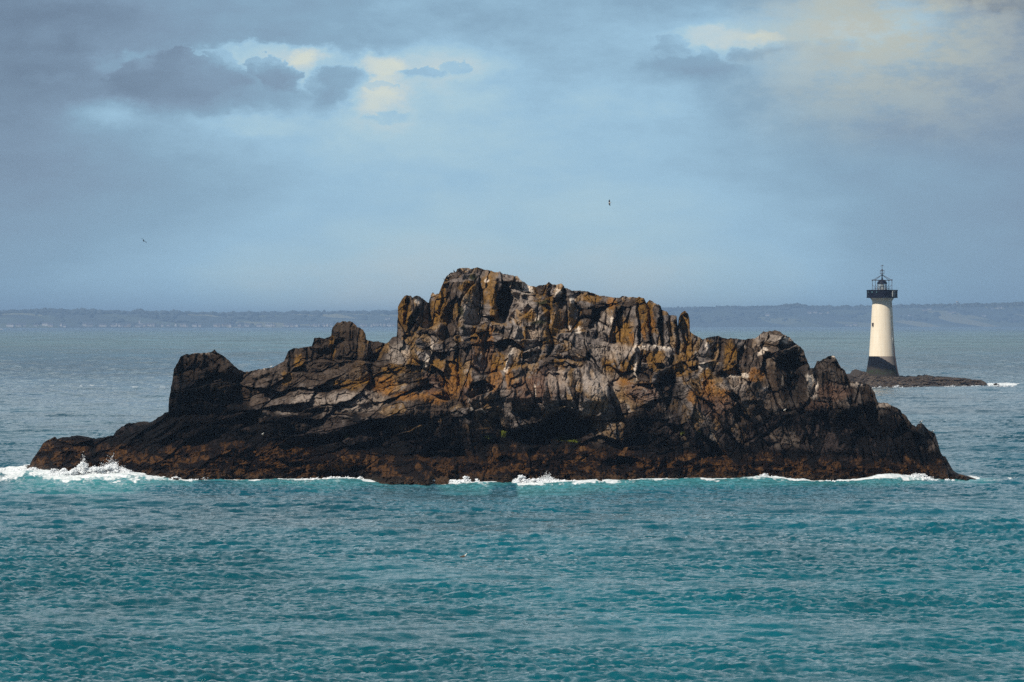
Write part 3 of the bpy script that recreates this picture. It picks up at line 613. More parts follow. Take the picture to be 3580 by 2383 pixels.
# cream render, slightly stained; granite base with a dark damp mark and green algae
M_white = bpy.data.materials.new('cream_render'); M_white.use_nodes = True; q = NT(M_white.node_tree); b = M_white.node_tree.nodes['Principled BSDF']
g = q.new('ShaderNodeTexCoord').outputs['Object']; sp = q.new('ShaderNodeSeparateXYZ'); q.l.new(g, sp.inputs[0])
st = q.noise(q.comb(q.m('MULTIPLY', sp.outputs[0], 1.5), q.m('MULTIPLY', sp.outputs[1], 1.5), q.m('MULTIPLY', sp.outputs[2], .15)), 1.2, 5, .6)
c = q.ramp(st, [(.3, (.84, .71, .53)), (.6, (.90, .80, .63)), (.8, (.92, .84, .70))])
cr = q.rng(q.m('PINGPONG', q.m('ADD', sp.outputs[2], .0), 1.0), .0, .06, .90, 1.0)
q.l.new(q.mix(1.0, c, q.comb(cr, cr, cr), 'MULTIPLY'), b.inputs['Base Color']); b.inputs['Roughness'].default_value = .8
M_base = bpy.data.materials.new('stained_granite'); M_base.use_nodes = True; q = NT(M_base.node_tree); b = M_base.node_tree.nodes['Principled BSDF']
g = q.new('ShaderNodeTexCoord').outputs['Object']; sp = q.new('ShaderNodeSeparateXYZ'); q.l.new(g, sp.inputs[0])
nz = q.noise(g, .8, 6, .6); nz2 = q.noise(g, 3.0, 4, .6)
zz = q.m('ADD', q.m('ADD', sp.outputs[2], q.m('MULTIPLY', sp.outputs[0], .58)), q.m('MULTIPLY', q.m('SUBTRACT', nz, .5), .9))
zt = lz(1244)
c = q.mix(q.rng(zz, zt - 1.0, zt - .7), (.005, .006, .011), (.27, .23, .20))
low_ = q.rng(q.m('ADD', q.m('ADD', sp.outputs[2], q.m('MULTIPLY', sp.outputs[0], .20)), q.m('MULTIPLY', q.m('SUBTRACT', nz, .5), 1.6)), zt - 3.4, zt - 4.4)
c = q.mix(low_, c, (.040, .033, .029))
gr = q.m('MULTIPLY', q.rng(q.m('ABSOLUTE', q.m('SUBTRACT', sp.outputs[2], zt - 4.6)), 1.1, .2), q.rng(nz2, .48, .60))
c = q.mix(q.m('MULTIPLY', gr, .8), c, (.022, .045, .010))
c = q.mix(1.0, c, q.ramp(nz2, [(.3, (.75, .75, .75)), (.7, (1.15, 1.15, 1.15))]), 'MULTIPLY')
q.l.new(c, b.inputs['Base Color']); b.inputs['Roughness'].default_value = .9; b.inputs['Specular IOR Level'].default_value = .08
M_navy = mat('navy_paint', (.004, .006, .018), .6, .3, 1.5, spec=.15)
M_dark = mat('dark_recess', (.03, .025, .028), .6, .2, 3)
M_pane = mat('sea_green_glass', (.05, .11, .13), .3)
M_paleg = mat('pale_panel', (.45, .47, .45), .5, .1, 4)
M_iron = mat('weathered_iron', (.05, .035, .035), .6, .3, 5)
M_lens = mat('lens_glass', (.30, .32, .30), .2, .2, 4)
M_clear = bpy.data.materials.new('lantern_glass'); M_clear.use_nodes = True
b = M_clear.node_tree.nodes['Principled BSDF']; b.inputs['Base Color'].default_value = (.75, .83, .85, 1); b.inputs['Roughness'].default_value = .05
b.inputs['Alpha'].default_value = .35

LH = link('lighthouse', None, loc=(LXc, LY, 0), label='cream round lighthouse with navy gallery and dark stained base on the reef', cat='lighthouse')
K = KL
lathe('base_plinth', [(62*K*1.12, lz(1332)), (62*K, lz(1322)), (57.5*K, lz(1308)), (54*K, lz(1292)), (51*K, lz(1275)), (48.5*K, lz(1260)), (46.6*K, lz(1244.6))], M_base, LH, 96)
prof = []
for py in np.linspace(1244.5, 1051, 24):
    prof.append((np.interp(py, [1051, 1150, 1244.5], [34.2, 39.6, 45.6]) * K, lz(py)))
lathe('tower', prof, M_white, LH, 96)
lathe('cornice', [(34.4*K, lz(1052.5)), (35.5*K, lz(1051)), (36.2*K, lz(1049)), (37*K, lz(1048.5)), (38.8*K, lz(1045)), (41.5*K, lz(1042.5)), (42*K, lz(1041))], M_white, LH, 96)
drum = lathe('gallery', [(42*K, lz(1041.2)), (54.3*K, lz(1041)), (54.3*K, lz(1038)), (53.6*K, lz(1037.5)), (53.6*K, lz(1016)), (54.6*K, lz(1015.5)), (54.6*K, lz(1013)), (53*K, lz(1013)), (52*K, lz(1014.6))], M_navy, LH, 96)
def on_wall(px_, r_):         # angle on a cylinder of radius r_ (px) for a photo column
    s_ = max(-.999, min(.999, (px_ - 3084) / r_)); return math.asin(s_)
def wall_panel(name, px_, py0, py1, wpx, r0, m, parent, proud=.06, depth=.25):
    th = on_wall(px_, r0); R_ = r0 * K
    cx2, cy2 = (R_ - depth / 2 + proud) * math.sin(th), -(R_ - depth / 2 + proud) * math.cos(th)
    bm = bmesh.new(); add_box(bm, (cx2, cy2, (lz(py0) + lz(py1)) / 2), (wpx * K, depth, abs(lz(py0) - lz(py1))), th)
    bmesh.ops.bevel(bm, geom=bm.edges[:], offset=.02, segments=1, affect='EDGES')
    return bm_obj(name, bm, m, parent)
for px_, w_ in [(3035, 5), (3046, 9), (3060, 6)]:
    fr = wall_panel('window', px_, 1017.5, 1024.5, w_, 53.6, M_navy, drum, .10, .3)
    wall_panel('pane', px_, 1018.2, 1023.8, w_ - 1.6, 53.6, M_pane, fr, .13, .3)
dr = wall_panel('door_panel', 3119.5, 1016.5, 1036.5, 14, 53.6, M_paleg, drum, .12, .4)
for y0, y1 in ((1018, 1025), (1027.5, 1035)): wall_panel('opening', 3119.5, y0, y1, 6.5, 53.6, M_dark, dr, .18, .4)
for px_, y0, y1, r_, w_ in [(3113, 1058, 1073, 35.0, 4.6), (3114.5, 1101, 1114, 37.1, 4.6), (3116.5, 1142, 1154, 39.3, 4.6), (3120, 1180, 1209, 42.5, 6.5)]:
    f_ = wall_panel('window', px_, y0, y1, w_, r_, M_paleg, LH, .05, .5); wall_panel('pane', px_, y0 + 1, y1 - 1, w_ - 1.4, r_, M_dark, f_, .08, .5)
wall_panel('wall_box', 3051, 1128, 1140, 6, 38.4, M_iron, LH, .35, .8)
bm = bmesh.new()
pts = [(3122, 1209, 43.4), (3124, 1244, 46.3), (3128.5, 1275, 51.6), (3134, 1300, 56.5), (3141, 1320, 62.5)]
pp = [((r_ * K + .12) * math.sin(on_wall(x_, r_)), -(r_ * K + .12) * math.cos(on_wall(x_, r_)), lz(y_)) for x_, y_, r_ in pts]
for a0, a1 in zip(pp[:-1], pp[1:]): add_tube(bm, a0, a1, .16, n=8)
bm_obj('drain_pipe', bm, M_iron, LH)
# lantern
lathe('lantern_base', [(17.5*K, lz(1014)), (17.5*K, lz(1012)), (16.5*K, lz(1011.8))], M_iron, LH, 32)
lg = lathe('lantern_glass', [(16*K, lz(1012)), (16*K, lz(991))], M_clear, LH, 24)
bm = bmesh.new()
for k in range(12):
    a = k / 12 * 2 * math.pi + .13; add_tube(bm, (16.3*K*math.cos(a), 16.3*K*math.sin(a), lz(1012)), (16.3*K*math.cos(a), 16.3*K*math.sin(a), lz(991)), .07, n=6)
bm_obj('glazing_bars', bm, M_iron, lg)
lathe('lens', [(2*K, lz(1013)), (6*K, lz(1011)), (7.5*K, lz(1004)), (7.5*K, lz(1000)), (6*K, lz(995)), (4*K, lz(991))], M_lens, LH, 24)
lathe('lantern_roof', [(16*K, lz(991.5)), (18.4*K, lz(991)), (17.6*K, lz(988.5)), (15*K, lz(983.5)), (10.5*K, lz(979.5)), (5*K, lz(977)), (3*K, lz(976.5)), (2.4*K, lz(970)), (1.6*K, lz(968)), (2.6*K, lz(962)), (1*K, lz(960))], M_iron and M_navy, LH, 32)
mast = lathe('mast', [(1.5*K, lz(962)), (1.5*K, lz(958.5)), (8*K, lz(957)), (8*K, lz(956.4)), (1.6*K, lz(955.5)), (1.6*K, lz(948)), (2.6*K, lz(947)), (2.6*K, lz(941)), (.8*K, lz(940)), (.5*K, lz(924))], M_iron, LH, 16)
bm = bmesh.new()
for s_ in (-1, 1):
    for yy in (-1, 1):
        add_tube(bm, (s_*6.5*K, yy*1.2*K, lz(957)), (s_*6.5*K, yy*1.2*K, lz(943.5)), .05, n=5)
    add_tube(bm, (-8*K, s_*.5, lz(946)), (8*K, s_*.5, lz(944.5)), .05, n=5)
bm_obj('antenna', bm, M_iron, mast)
bm = bmesh.new()
add_tube(bm, (-5*K, 0, lz(929)), (4.5*K, 0, lz(928)), .07, n=5); add_tube(bm, (3*K, 0, lz(928)), (3*K, 0, lz(926)), .12, n=5)
bm_obj('weather_vane', bm, M_iron, mast)
bm = bmesh.new()
cr_ = []
for k in range(4):
    a = math.radians(45 + 90 * k + 4); cr_.append((41.5*K*math.cos(a), 41.5*K*math.sin(a)))
for k, (x_, y_) in enumerate(cr_):
    add_tube(bm, (x_, y_, lz(1014)), (x_, y_, lz(978.5)), .075, n=6); add_tube(bm, (x_, y_, lz(979)), (0, 0, lz(960)), .065, n=6)
    x2, y2 = cr_[(k + 1) % 4]; add_tube(bm, (x_, y_, lz(979)), (x2, y2, lz(979)), .07, n=6)
    add_tube(bm, (x_ * .98, y_ * .98, lz(980.5)), (x_ * .98, y_ * .98, lz(976.5)), .26, n=6)
    add_tube(bm, (x_, y_, lz(995)), (x_ * .45, y_ * .45, lz(1013)), .05, n=5)
bm_obj('lantern_frame', bm, M_iron, LH)
bm = bmesh.new()
n_ = 40
for k in range(n_):
    a, a2 = 2 * math.pi * k / n_, 2 * math.pi * (k + 1) / n_
    p_, p2 = (30*K*math.cos(a), 30*K*math.sin(a)), (30*K*math.cos(a2), 30*K*math.sin(a2))
    add_tube(bm, (*p_, lz(1008.5)), (*p2, lz(1008.5)), .03, n=5)
    if k % 4 == 0: add_tube(bm, (*p_, lz(1014)), (*p_, lz(1008.5)), .03, n=5)
bm_obj('railing', bm, M_iron, LH)

# ================================================================== THE FAR COAST
def coast_wl(u_): return np.interp(u_, [-1500, 0, 1790, 3580, 5200], [1146.5, 1146, 1144, 1142.2, 1142])
TOPS = [(-1500,1080),(-400,1083),(0,1089),(60,1087),(110,1086),(160,1085),(190,1084),(240,1087),(300,1085),(360,1088),(420,1090),(500,1090),(640,1093),(700,1095),(900,1095),(1080,1094),(1200,1092),(1300,1092),(1390,1088),(1700,1086),(2100,1082),(2330,1080),(2400,1079),(2500,1074),(2570,1071),(2600,1074),(2700,1073),(2750,1066),(2790,1064),(2830,1072),(2900,1072),(3000,1073),(3080,1072),(3200,1067),(3260,1068),(3300,1066),(3400,1063),(3450,1065),(3500,1062),(3560,1059),(3700,1057),(4400,1060),(5200,1066)]
hu = np.linspace(-5000, 8000, 4600); NR = 26
rows = np.linspace(0, 1, NR)
HU, HR = np.meshgrid(hu, rows)
topv = interp(HU, TOPS)
Yc = water_y(coast_wl(HU)); Yrow = Yc + 10 + HR * 1500
topZ = (YH - topv) / F * (Yc + 900) + H
prof_ = np.interp(HR, [0, .03, .10, .25, .45, .6, .8, 1], [-2, .04, .16, .45, .82, 1.0, .8, .4])
prof_ = np.where(HR <= 0, 0, prof_)
HZ = topZ * prof_ + (fbm2(HU / 60, HR * 6, 501, 4) - .5) * 14 * sstep(.05, .3, HR); HZ = np.where(HR <= 0, -2, HZ)
HX = (HU - CX) / F * Yrow
meH = grid_mesh('hills', np.stack([HX, Yrow, HZ], -1).reshape(-1, 3), NR, len(hu), smooth=True)
mH = bpy.data.materials.new('fields'); mH.use_nodes = True; q = NT(mH.node_tree); b = mH.node_tree.nodes['Principled BSDF']
g = q.new('ShaderNodeNewGeometry').outputs['Position']; sp = q.new('ShaderNodeSeparateXYZ'); q.l.new(g, sp.inputs[0])
vz = q.new('ShaderNodeTexVoronoi'); q.l.new(q.comb(q.m('MULTIPLY', sp.outputs[0], .0035), q.m('MULTIPLY', sp.outputs[1], .006), 0.0), vz.inputs['Vector']); vz.inputs['Scale'].default_value = 1.0
sc_ = q.new('ShaderNodeSeparateColor'); q.l.new(vz.outputs['Color'], sc_.inputs[0])
c = q.ramp(sc_.outputs[0], [(.3, (.075, .09, .09)), (.62, (.09, .11, .095)), (.84, (.13, .15, .10)), (.95, (.24, .23, .15))])  # paler, bluer fields: haze painted into the colour
q.l.new(c, b.inputs['Base Color']); b.inputs['Roughness'].default_value = .95; b.inputs['Specular IOR Level'].default_value = 0.0
link('hills', meH, mH, kind='structure', label='low wooded hills across the bay')
# far woods: one mass of small rounded crowns along the skyline and slopes
rs = np.random.RandomState(5)
def coast_pt(u_, r_):
    yc = float(water_y(coast_wl(u_))); y_ = yc + 10 + r_ * 1500
    tz_ = (YH - float(np.interp(u_, *np.array(TOPS).T))) / F * (yc + 900) + H
    return ((u_ - CX) / F * y_, y_, tz_ * float(np.interp(r_, [0, .03, .10, .25, .45, .6, .8, 1], [-2, .04, .16, .45, .82, 1.0, .8, .4])))
bm0 = bmesh.new(); bmesh.ops.create_icosphere(bm0, subdivisions=1, radius=1.0)
iv = np.array([v_.co[:] for v_ in bm0.verts], f32); ifc = np.array([[v_.index for v_ in f_.verts] for f_ in bm0.faces], np.int32); bm0.free()
def scatter_mesh(name, pts_, scl, m, smooth=True, jit=.18):
    n = len(pts_); nv = len(iv)
    V = iv[None] * (1 + jit * rs.normal(size=(n, nv, 1))) * scl[:, None, :] + pts_[:, None, :]
    Fc = (ifc[None] + (np.arange(n) * nv)[:, None, None]).reshape(-1, 3).astype(np.int32)
    me = bpy.data.meshes.new(name); me.vertices.add(n * nv); me.vertices.foreach_set('co', V.astype(f32).ravel())
    me.loops.add(Fc.size); me.loops.foreach_set('vertex_index', Fc.ravel()); me.polygons.add(len(Fc))
    me.polygons.foreach_set('loop_start', np.arange(0, Fc.size, 3, dtype=np.int32)); me.polygons.foreach_set('loop_total', np.full(len(Fc), 3, np.int32))
    me.update(calc_edges=True); me.polygons.foreach_set('use_smooth', np.full(len(Fc), smooth, bool)); me.materials.append(m)
    return me
P_, S_ = [], []
for k in range(9500):
    u_ = rs.uniform(-3200, 6800); r_ = rs.choice([rs.uniform(.50, .64), rs.uniform(.12, .55)], p=[.6, .4])
    dens = vnoise(np.array([u_ / 45.]), np.array([r_ * 9.]), 777)[0]
    if r_ < .5 and dens < .5: continue
    p_ = coast_pt(u_, r_); w_ = rs.uniform(8, 22); hh = rs.uniform(4, 9) * (.6 + .9 * vnoise(np.array([u_ / 14.]), np.array([2.]), 778)[0])
    P_.append((p_[0], p_[1], p_[2] + hh * .3)); S_.append((w_, w_, hh))
meW = scatter_mesh('woodland', np.array(P_), np.array(S_), mat('far_foliage', (.07, .085, .085), .95, .4, .01, spec=0.0))  # crowns lightened and blued, haze mixed into their colour
link('woodland', meW, None, kind='stuff', label='hazy dark woods along the crest of the far hills')

# houses along the far shore
M_wall = mat('limewashed_wall', (.46, .44, .42), .8, .08, .3); M_wall2 = mat('ochre_wall', (.38, .33, .28), .8, .08, .3); M_slate = mat('slate_roof', (.10, .10, .12), .6, .2, .5)  # walls greyed, the haze's loss of contrast put into their colour
def house_meshes(w_, d_, h_, r_):
    bm = bmesh.new(); add_box(bm, (0, 0, h_ / 2), (w_, d_, h_))
    for s_ in (-1, 1):      # gable ends
        a = [bm.verts.new((s_ * w_ / 2 * .998, y_, z_)) for y_, z_ in ((-d_ / 2, h_), (d_ / 2, h_), (0, h_ + r_))]; bm.faces.new(a)
    me = bpy.data.meshes.new('house'); bm.to_mesh(me); bm.free()
    bm = bmesh.new(); ov = .5
    for s_ in (-1, 1):
        pr = [(-w_/2-ov, s_*(d_/2+ov), h_-.3), (w_/2+ov, s_*(d_/2+ov), h_-.3), (w_/2+ov, 0, h_+r_+.15), (-w_/2-ov, 0, h_+r_+.15)]
        lo = [bm.verts.new(p_) for p_ in pr]; up = [bm.verts.new((p_[0], p_[1] + s_ * .12, p_[2] + .35)) for p_ in pr]
        bm.faces.new(lo); bm.faces.new(up)
        for i in range(4): bm.faces.new((lo[i], lo[(i+1) % 4], up[(i+1) % 4], up[i]))
    for s_ in (-1, 1): add_box(bm, (s_ * w_ * .38, 0, h_ + r_ + .6), (1.0, .9, 1.8))
    bmesh.ops.recalc_face_normals(bm, faces=bm.faces)
    mr = bpy.data.meshes.new('roof'); bm.to_mesh(mr); bm.free()
    return me, mr
kinds = [house_meshes(11, 8, 5.5, 3.5), house_meshes(18, 9, 7, 4), house_meshes(8, 8, 8, 4), house_meshes(26, 10, 9, 3)]
for a, b_ in kinds: a.materials.append(M_wall); b_.materials.append(M_slate)
kinds2 = []
for a, b_ in kinds:
    a2 = a.copy(); a2.materials.clear(); a2.materials.append(M_wall2); kinds2.append((a2, b_))
spots = []
for c_, n_ in [(35,2),(75,2),(130,3),(170,3),(225,2),(310,4),(350,2),(400,5),(425,4),(452,4),(495,6),(520,6),(545,5),(575,4),(620,2),(650,4),(690,3),(770,4),(800,4),(830,4),(870,3),(900,4),(950,3),(1000,3),(1030,5),(1050,4),(1100,4),(1120,5),(1160,3),(1270,4),(1310,4),(1340,3),(1372,3)]:
    for k in range(n_): spots.append((c_ + rs.uniform(-13, 13), rs.uniform(.015, .07)))
hill_sp = [(1352,.26),(1362,.27),(2684,.30),(2830,.36),(2850,.37),(2870,.35),(2895,.36),(3239,.42),(3250,.43),(3232,.40),(3320,.32),(3335,.33),(3470,.42),(3490,.43),(3500,.44),(3180,.28),(3440,.25),(3550,.12),(2960,.04),(2975,.03),(2990,.05),(3530,.14)]
for i, (u_, r_) in enumerate(spots + hill_sp):
    far = i < len(spots)
    kk = rs.randint(4) if far else rs.choice([0, 1])
    wm, rm = (kinds if rs.rand() < .7 else kinds2)[kk]
    p_ = coast_pt(u_, r_)
    side = 'left of the island' if u_ < 1500 else ('between the island and the lighthouse' if u_ < 3000 else 'right of the lighthouse')
    shp = ['small cottage', 'long house', 'tall narrow house', 'large block-like building'][kk]; wc = 'whitish' if wm in [a_[0] for a_ in kinds] else 'buff'
    lab = ('tiny hazy %s %s low on the far shoreline ' % (wc, shp) if far else 'tiny %s %s up on the far hillside ' % (wc, shp)) + side
    o = link('house', wm, None, loc=(p_[0], p_[1], p_[2] - .6), label=lab, cat='house', group='houses on the far shore')
    o.rotation_euler = (0, 0, rs.uniform(-.5, .5) + (0 if rs.rand() < .6 else 1.57)); o.scale = (1.25,) * 3
    rf = bpy.data.objects.new('roof', rm); C.objects.link(rf); rf.parent = o
# church with a square tower in the village
p_ = coast_pt(497, .06)
ch = link('church', None, loc=(p_[0], p_[1], p_[2]), label='taller pale church standing above the hazy shoreline village', cat='church')
bm = bmesh.new(); add_box(bm, (4, 0, 6), (26, 11, 13)); bm_obj('nave', bm, M_wall, ch)
bm = bmesh.new()
for z_, w_ in ((12, 8),): add_box(bm, (-12, 0, z_ - 1), (w_, w_, 26))
bm_obj('tower', bm, M_wall, ch)
bm = bmesh.new(); bmesh.ops.create_cone(bm, cap_ends=True, segments=4, radius1=6.2, radius2=.2, depth=8)
for v_ in bm.verts: v_.co = Vector((v_.co.x * .707 - v_.co.y * .707 - 12, v_.co.x * .707 + v_.co.y * .707, v_.co.z + 28))
bm_obj('spire', bm, M_slate, ch)
# water tower on the skyline
p_ = coast_pt(3346, .58)
wt = link('water_tower', None, loc=(p_[0], p_[1], p_[2] - 2), label='pale water tower on the far skyline right of the lighthouse', cat='water tower')
lathe('shaft', [(4.2, 0), (3.2, 10), (3.2, 17)], M_wall, wt, 20); lathe('tank', [(3.3, 17), (6.5, 19.5), (6.8, 24), (6.0, 25), (.2, 26)], M_wall, wt, 20)

# ================================================================== THE SEA
def ocean(L, N, amp, wdir, lmin, lmax, seed, spread=2.0, fall=4.0):
    r = np.random.RandomState(seed)
    k1 = np.fft.fftfreq(N, d=L / N) * 2 * np.pi
    KX, KY = np.meshgrid(k1, k1, indexing='ij'); k = np.hypot(KX, KY); k[0, 0] = 1
    kp = 2 * np.pi / lmax
    P = np.exp(-1.0 / (k * lmax / 7) ** 2) / k ** fall * (np.abs(KX * math.cos(wdir) + KY * math.sin(wdir)) / k) ** spread
    P *= np.exp(-(k * lmin / (2 * np.pi)) ** 2); P[0, 0] = 0
    Hh = (r.normal(size=(N, N)) + 1j * r.normal(size=(N, N))) * np.sqrt(P)
    Z_ = np.fft.ifft2(Hh); h_ = Z_.real; s_ = amp / h_.std()
    DX = np.fft.ifft2(-1j * KX / k * Hh).real * s_; DY = np.fft.ifft2(-1j * KY / k * Hh).real * s_
    return (h_ * s_).astype(f32), DX.astype(f32), DY.astype(f32), L, N
def sample(T, x, y, rot):
    h_, DX, DY, L, N = T; c_, s_ = math.cos(rot), math.sin(rot)
    a = (x * c_ + y * s_) / L * N; b_ = (-x * s_ + y * c_) / L * N
    ia, ib = np.floor(a).astype(np.int64), np.floor(b_).astype(np.int64); fa, fb = (a - ia).astype(f32), (b_ - ib).astype(f32)
    A, B = ia % N, ib % N; A1, B1 = (A + 1) % N, (B + 1) % N
    w00, w10, w01, w11 = (1 - fa) * (1 - fb), fa * (1 - fb), (1 - fa) * fb, fa * fb
    g_ = lambda M: M[A, B] * w00 + M[A1, B] * w10 + M[A, B1] * w01 + M[A1, B1] * w11
    hx, dx_, dy_ = g_(h_), g_(DX), g_(DY)
    return hx, dx_ * c_ - dy_ * s_, dx_ * s_ + dy_ * c_
WD = math.radians(80)
T1 = ocean(83.0, 1024, 0.054, WD, 0.24, 1.5, 1, 5.0, 3.1)          # chop
T2 = ocean(311.0, 1024, 0.090, WD + .12, 1.0, 6.5, 2, 9.0, 3.3)      # wind sea
T3 = ocean(1300.0, 1024, 0.26, math.radians(84), 8.0, 48.0, 3, 8.0, 3.6)  # low swell
rowsY = [-400, -200, -50, 30, 80, 110, 130, 145]
y_ = 152.0
while y_ < 24000:
    rowsY.append(y_)
    y_ += 0.16 if y_ < 260 else 0.25 if y_ < 520 else 0.33 * (y_ / 520.0) ** 2.0
rowsY.append(24200)
rowsY = np.array(rowsY)
core = np.arange(-520, 4100, 4.2)
ext = np.concatenate([[-60000, -30000, -14000, -8000, -5000, -3500, -2500, -1800, -1300, -1000, -800, -650], core, [4250, 4400, 4600, 5000, 5600, 6500, 8000, 11000, 18000, 33000, 63000]])
CU, RY = np.meshgrid(ext, rowsY)
wx = (CU - CX) / F * np.maximum(RY, 150); wx = np.clip(wx, -11800, 11800)
wy = RY.copy()
sh, sx1, sy1 = sample(T1, wx, wy, .0); s2, sx2, sy2 = sample(T2, wx, wy, .06); s3, sx3, sy3 = sample(T3, wx, wy, -.08)
fade1 = sstep(1500, 500, wy) * sstep(60, 150, wy); fade2 = sstep(5000, 1200, wy) * sstep(30, 150, wy); fade3 = sstep(12000, 3000, wy) * sstep(30, 150, wy)
gust = 0.30 + 1.4 * sstep(.2, .8, fbm2(wx / 40, wy / 22, 601, 5, .6))
wz = sh * fade1 * gust + s2 * fade2 + s3 * fade3
wpy = YH + H * F / np.maximum(wy, 1)                        # row where flat water at this distance is seen
wpu = CX + wx / np.maximum(wy, 1) * F
wlq = interp(wpu, WL)
dfront = wpy - wlq                                          # >0: in front of the waterline
inside = sstep(-60, 140, wpu) * sstep(3520, 3380, wpu)
Yfoot = water_y(wlq)
dm = Yfoot - wy                                             # metres in front of the foot
near_isl = sstep(26, 0, np.abs(np.maximum(dm, -8))) * inside
# breaking swells against the rock
br = np.zeros_like(wz)
for (bu, bv, ru_, rd_, hh) in [(3110,1679,95,5,.75),(2640,1684,150,7,.5),(2250,1686,120,6,.3),(2420,1683,70,4,.3),(1180,1686,120,6,.35),(960,1686,80,5,.25),(420,1672,120,6,.5),(140,1660,120,8,.4),(2050,1690,120,6,.3),(1700,1692,60,5,.2),(740,1690,90,5,.25),(1080,1706,90,4,.3),(1340,1712,120,4,.25)]:
    yb_ = water_y(bv); br += hh * np.exp(-((wpu - bu) / ru_) ** 2 - ((wy - yb_ - 2.5 * np.sin((wpu - bu) / 60)) / rd_) ** 2)
wz = (sh * fade1 * gust + s2 * fade2) * (1 - .45 * near_isl) + s3 * fade3 * (1 - sstep(90, 25, np.abs(dm + 6)) * inside * .93) + br
wX = wx + .65 * (sx1 * fade1 * gust + sx2 * fade2); wY = wy + .65 * (sy1 * fade1 * gust + sy2 * fade2)
# foam cover
EXT = [(-400,8),(-100,22),(0,34),(60,36),(110,30),(200,26),(260,30),(330,34),(400,30),(450,24),(520,14),(600,9),(660,10),(700,5),(820,5),(960,7),(1050,13),(1130,16),(1200,13),(1270,11),(1310,6),(1340,0),(1500,0),(1540,10),(1560,12),(1650,13),(1700,13),(1730,5),(1800,4),(1815,20),(1880,18),(1960,16),(2030,13),(2080,10),(2200,10),(2400,8),(2560,9),(2620,9),(2700,7),(2800,7),(2950,6),(3050,8),(3200,7),(3300,3),(3420,2.2),(3500,1.6),(3700,1.2),(4000,0)]
wl2 = np.where(wpu < 84, 1640.0, np.where(wpu > 3430, 1680.0, wlq))
d2 = wpy - wl2
ex = interp(wpu, EXT) * (1 + .35 * sstep(1400, 1600, wpu))
fn = fbm2(wx / 1.1, wy / 5.0, 611, 4, .6); fn2 = fbm2(wx / 4.0, wy / 14, 621, 3)
foam = sstep(1.15, .55, d2 / np.maximum(ex, .5) + (fn - .5) * 1.5 + (fn2 - .5) * .9) * sstep(-14, -6, d2 - 9 * (wpu > 3425) ) * (ex > .6)
foam = np.maximum(foam, sstep(.30, .60, br) * sstep(.42, .62, fn + .12) * .9)
lace = sstep(3.2, .2, d2 / np.maximum(ex, 4)) * (d2 > -6) * sstep(.50, .66, fn) * .75
# surf along the lighthouse reef
rwq = np.interp(wpu, [2900, 3040, 3120, 3260, 3400, 3462, 3600], [1352, 1352, 1353, 1352, 1348, 1347, 1346])
re = np.interp(wpu, [2990, 3045, 3080, 3094, 3096, 3117, 3120, 3180, 3200, 3280, 3300, 3325, 3335, 3365, 3380, 3445, 3480, 3540, 3570], [0, 3.2, 2.4, 1.6, 0, .4, 3.6, 2.6, 1.0, 1.2, 2.6, 2.2, 1.0, 2.2, 2.6, 2.4, 3.2, 2.0, 0])
rd = wpy - rwq + 1.0
foam = np.maximum(foam, sstep(1.2, .6, np.abs(rd) / np.maximum(re, .2) + (fn2 - .5) * .8) * (re > .3))
# scattered whitecaps
foam = foam * (1 - .55 * sstep(3400, 3440, wpu) * (d2 > -30))
caps = 0 * foam
for (cu_, cv_, ru_, rv_) in [(160,1705,70,3),(60,1712,50,3),(255,1700,30,2),(160,1731,14,3),(200,1349,260,2.6),(520,1353,150,2.0),(3100,1285,60,.8),(2960,1286,8,.8),(1830,1702,120,2.5),(2020,1700,60,2.0)]:
    caps = np.maximum(caps, np.exp(-((wpu - cu_) / ru_) ** 2 - ((wpy - cv_) / rv_) ** 2))
foam = np.maximum(foam, sstep(.3, .9, caps * (0.5 + fn)) * sstep(.46, .66, fn + .04) * .52)
aer = np.maximum(sstep(2.6, .2, d2 / np.maximum(ex * 1.6, 8)) * (d2 > -8) * inside * .8, sstep(40, 5, d2) * (d2 > -8) * inside * sstep(700, 900, wpu) * sstep(1500, 1250, wpu) * .6)
calm = fbm2(wx / 90 + 5, wy / 30, 651, 4)
meS = grid_mesh('sea', np.stack([wX, wY, wz], -1).reshape(-1, 3), len(rowsY), len(ext), smooth=True)
a = meS.color_attributes.new('surf', 'FLOAT_COLOR', 'POINT')
cc = np.stack([foam, np.maximum(lace, 0), aer, calm], -1).astype(f32); a.data.foreach_set('color', cc.ravel())
print('slope rms', float(np.std(np.diff(wz[:2000], axis=0) / np.diff(rowsY)[:len(wz[:2000])-1, None])))
mS = bpy.data.materials.new('sea_water'); mS.use_nodes = True; q = NT(mS.node_tree); b = mS.node_tree.nodes['Principled BSDF']
g = q.new('ShaderNodeNewGeometry').outputs['Position']; sp = q.new('ShaderNodeSeparateXYZ'); q.l.new(g, sp.inputs[0])
at_ = q.new('ShaderNodeAttribute', attribute_name='surf'); sc_ = q.new('ShaderNodeSeparateColor'); q.l.new(at_.outputs['Color'], sc_.inputs[0])
Yp = sp.outputs[1]
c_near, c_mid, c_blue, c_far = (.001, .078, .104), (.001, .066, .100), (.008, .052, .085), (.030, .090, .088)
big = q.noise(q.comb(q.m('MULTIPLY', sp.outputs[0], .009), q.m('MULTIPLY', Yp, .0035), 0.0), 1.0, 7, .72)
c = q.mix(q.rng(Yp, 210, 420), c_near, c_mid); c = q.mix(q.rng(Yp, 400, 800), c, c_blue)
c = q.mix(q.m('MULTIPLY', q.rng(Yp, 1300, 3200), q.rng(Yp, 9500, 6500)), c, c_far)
hv = q.rng(big, .3, .7, .55, 1.5); c = q.mix(1.0, c, q.comb(hv, hv, hv), 'MULTIPLY')
c = q.mix(q.m('MULTIPLY', sc_.outputs[2], .55), c, (.10, .42, .42))
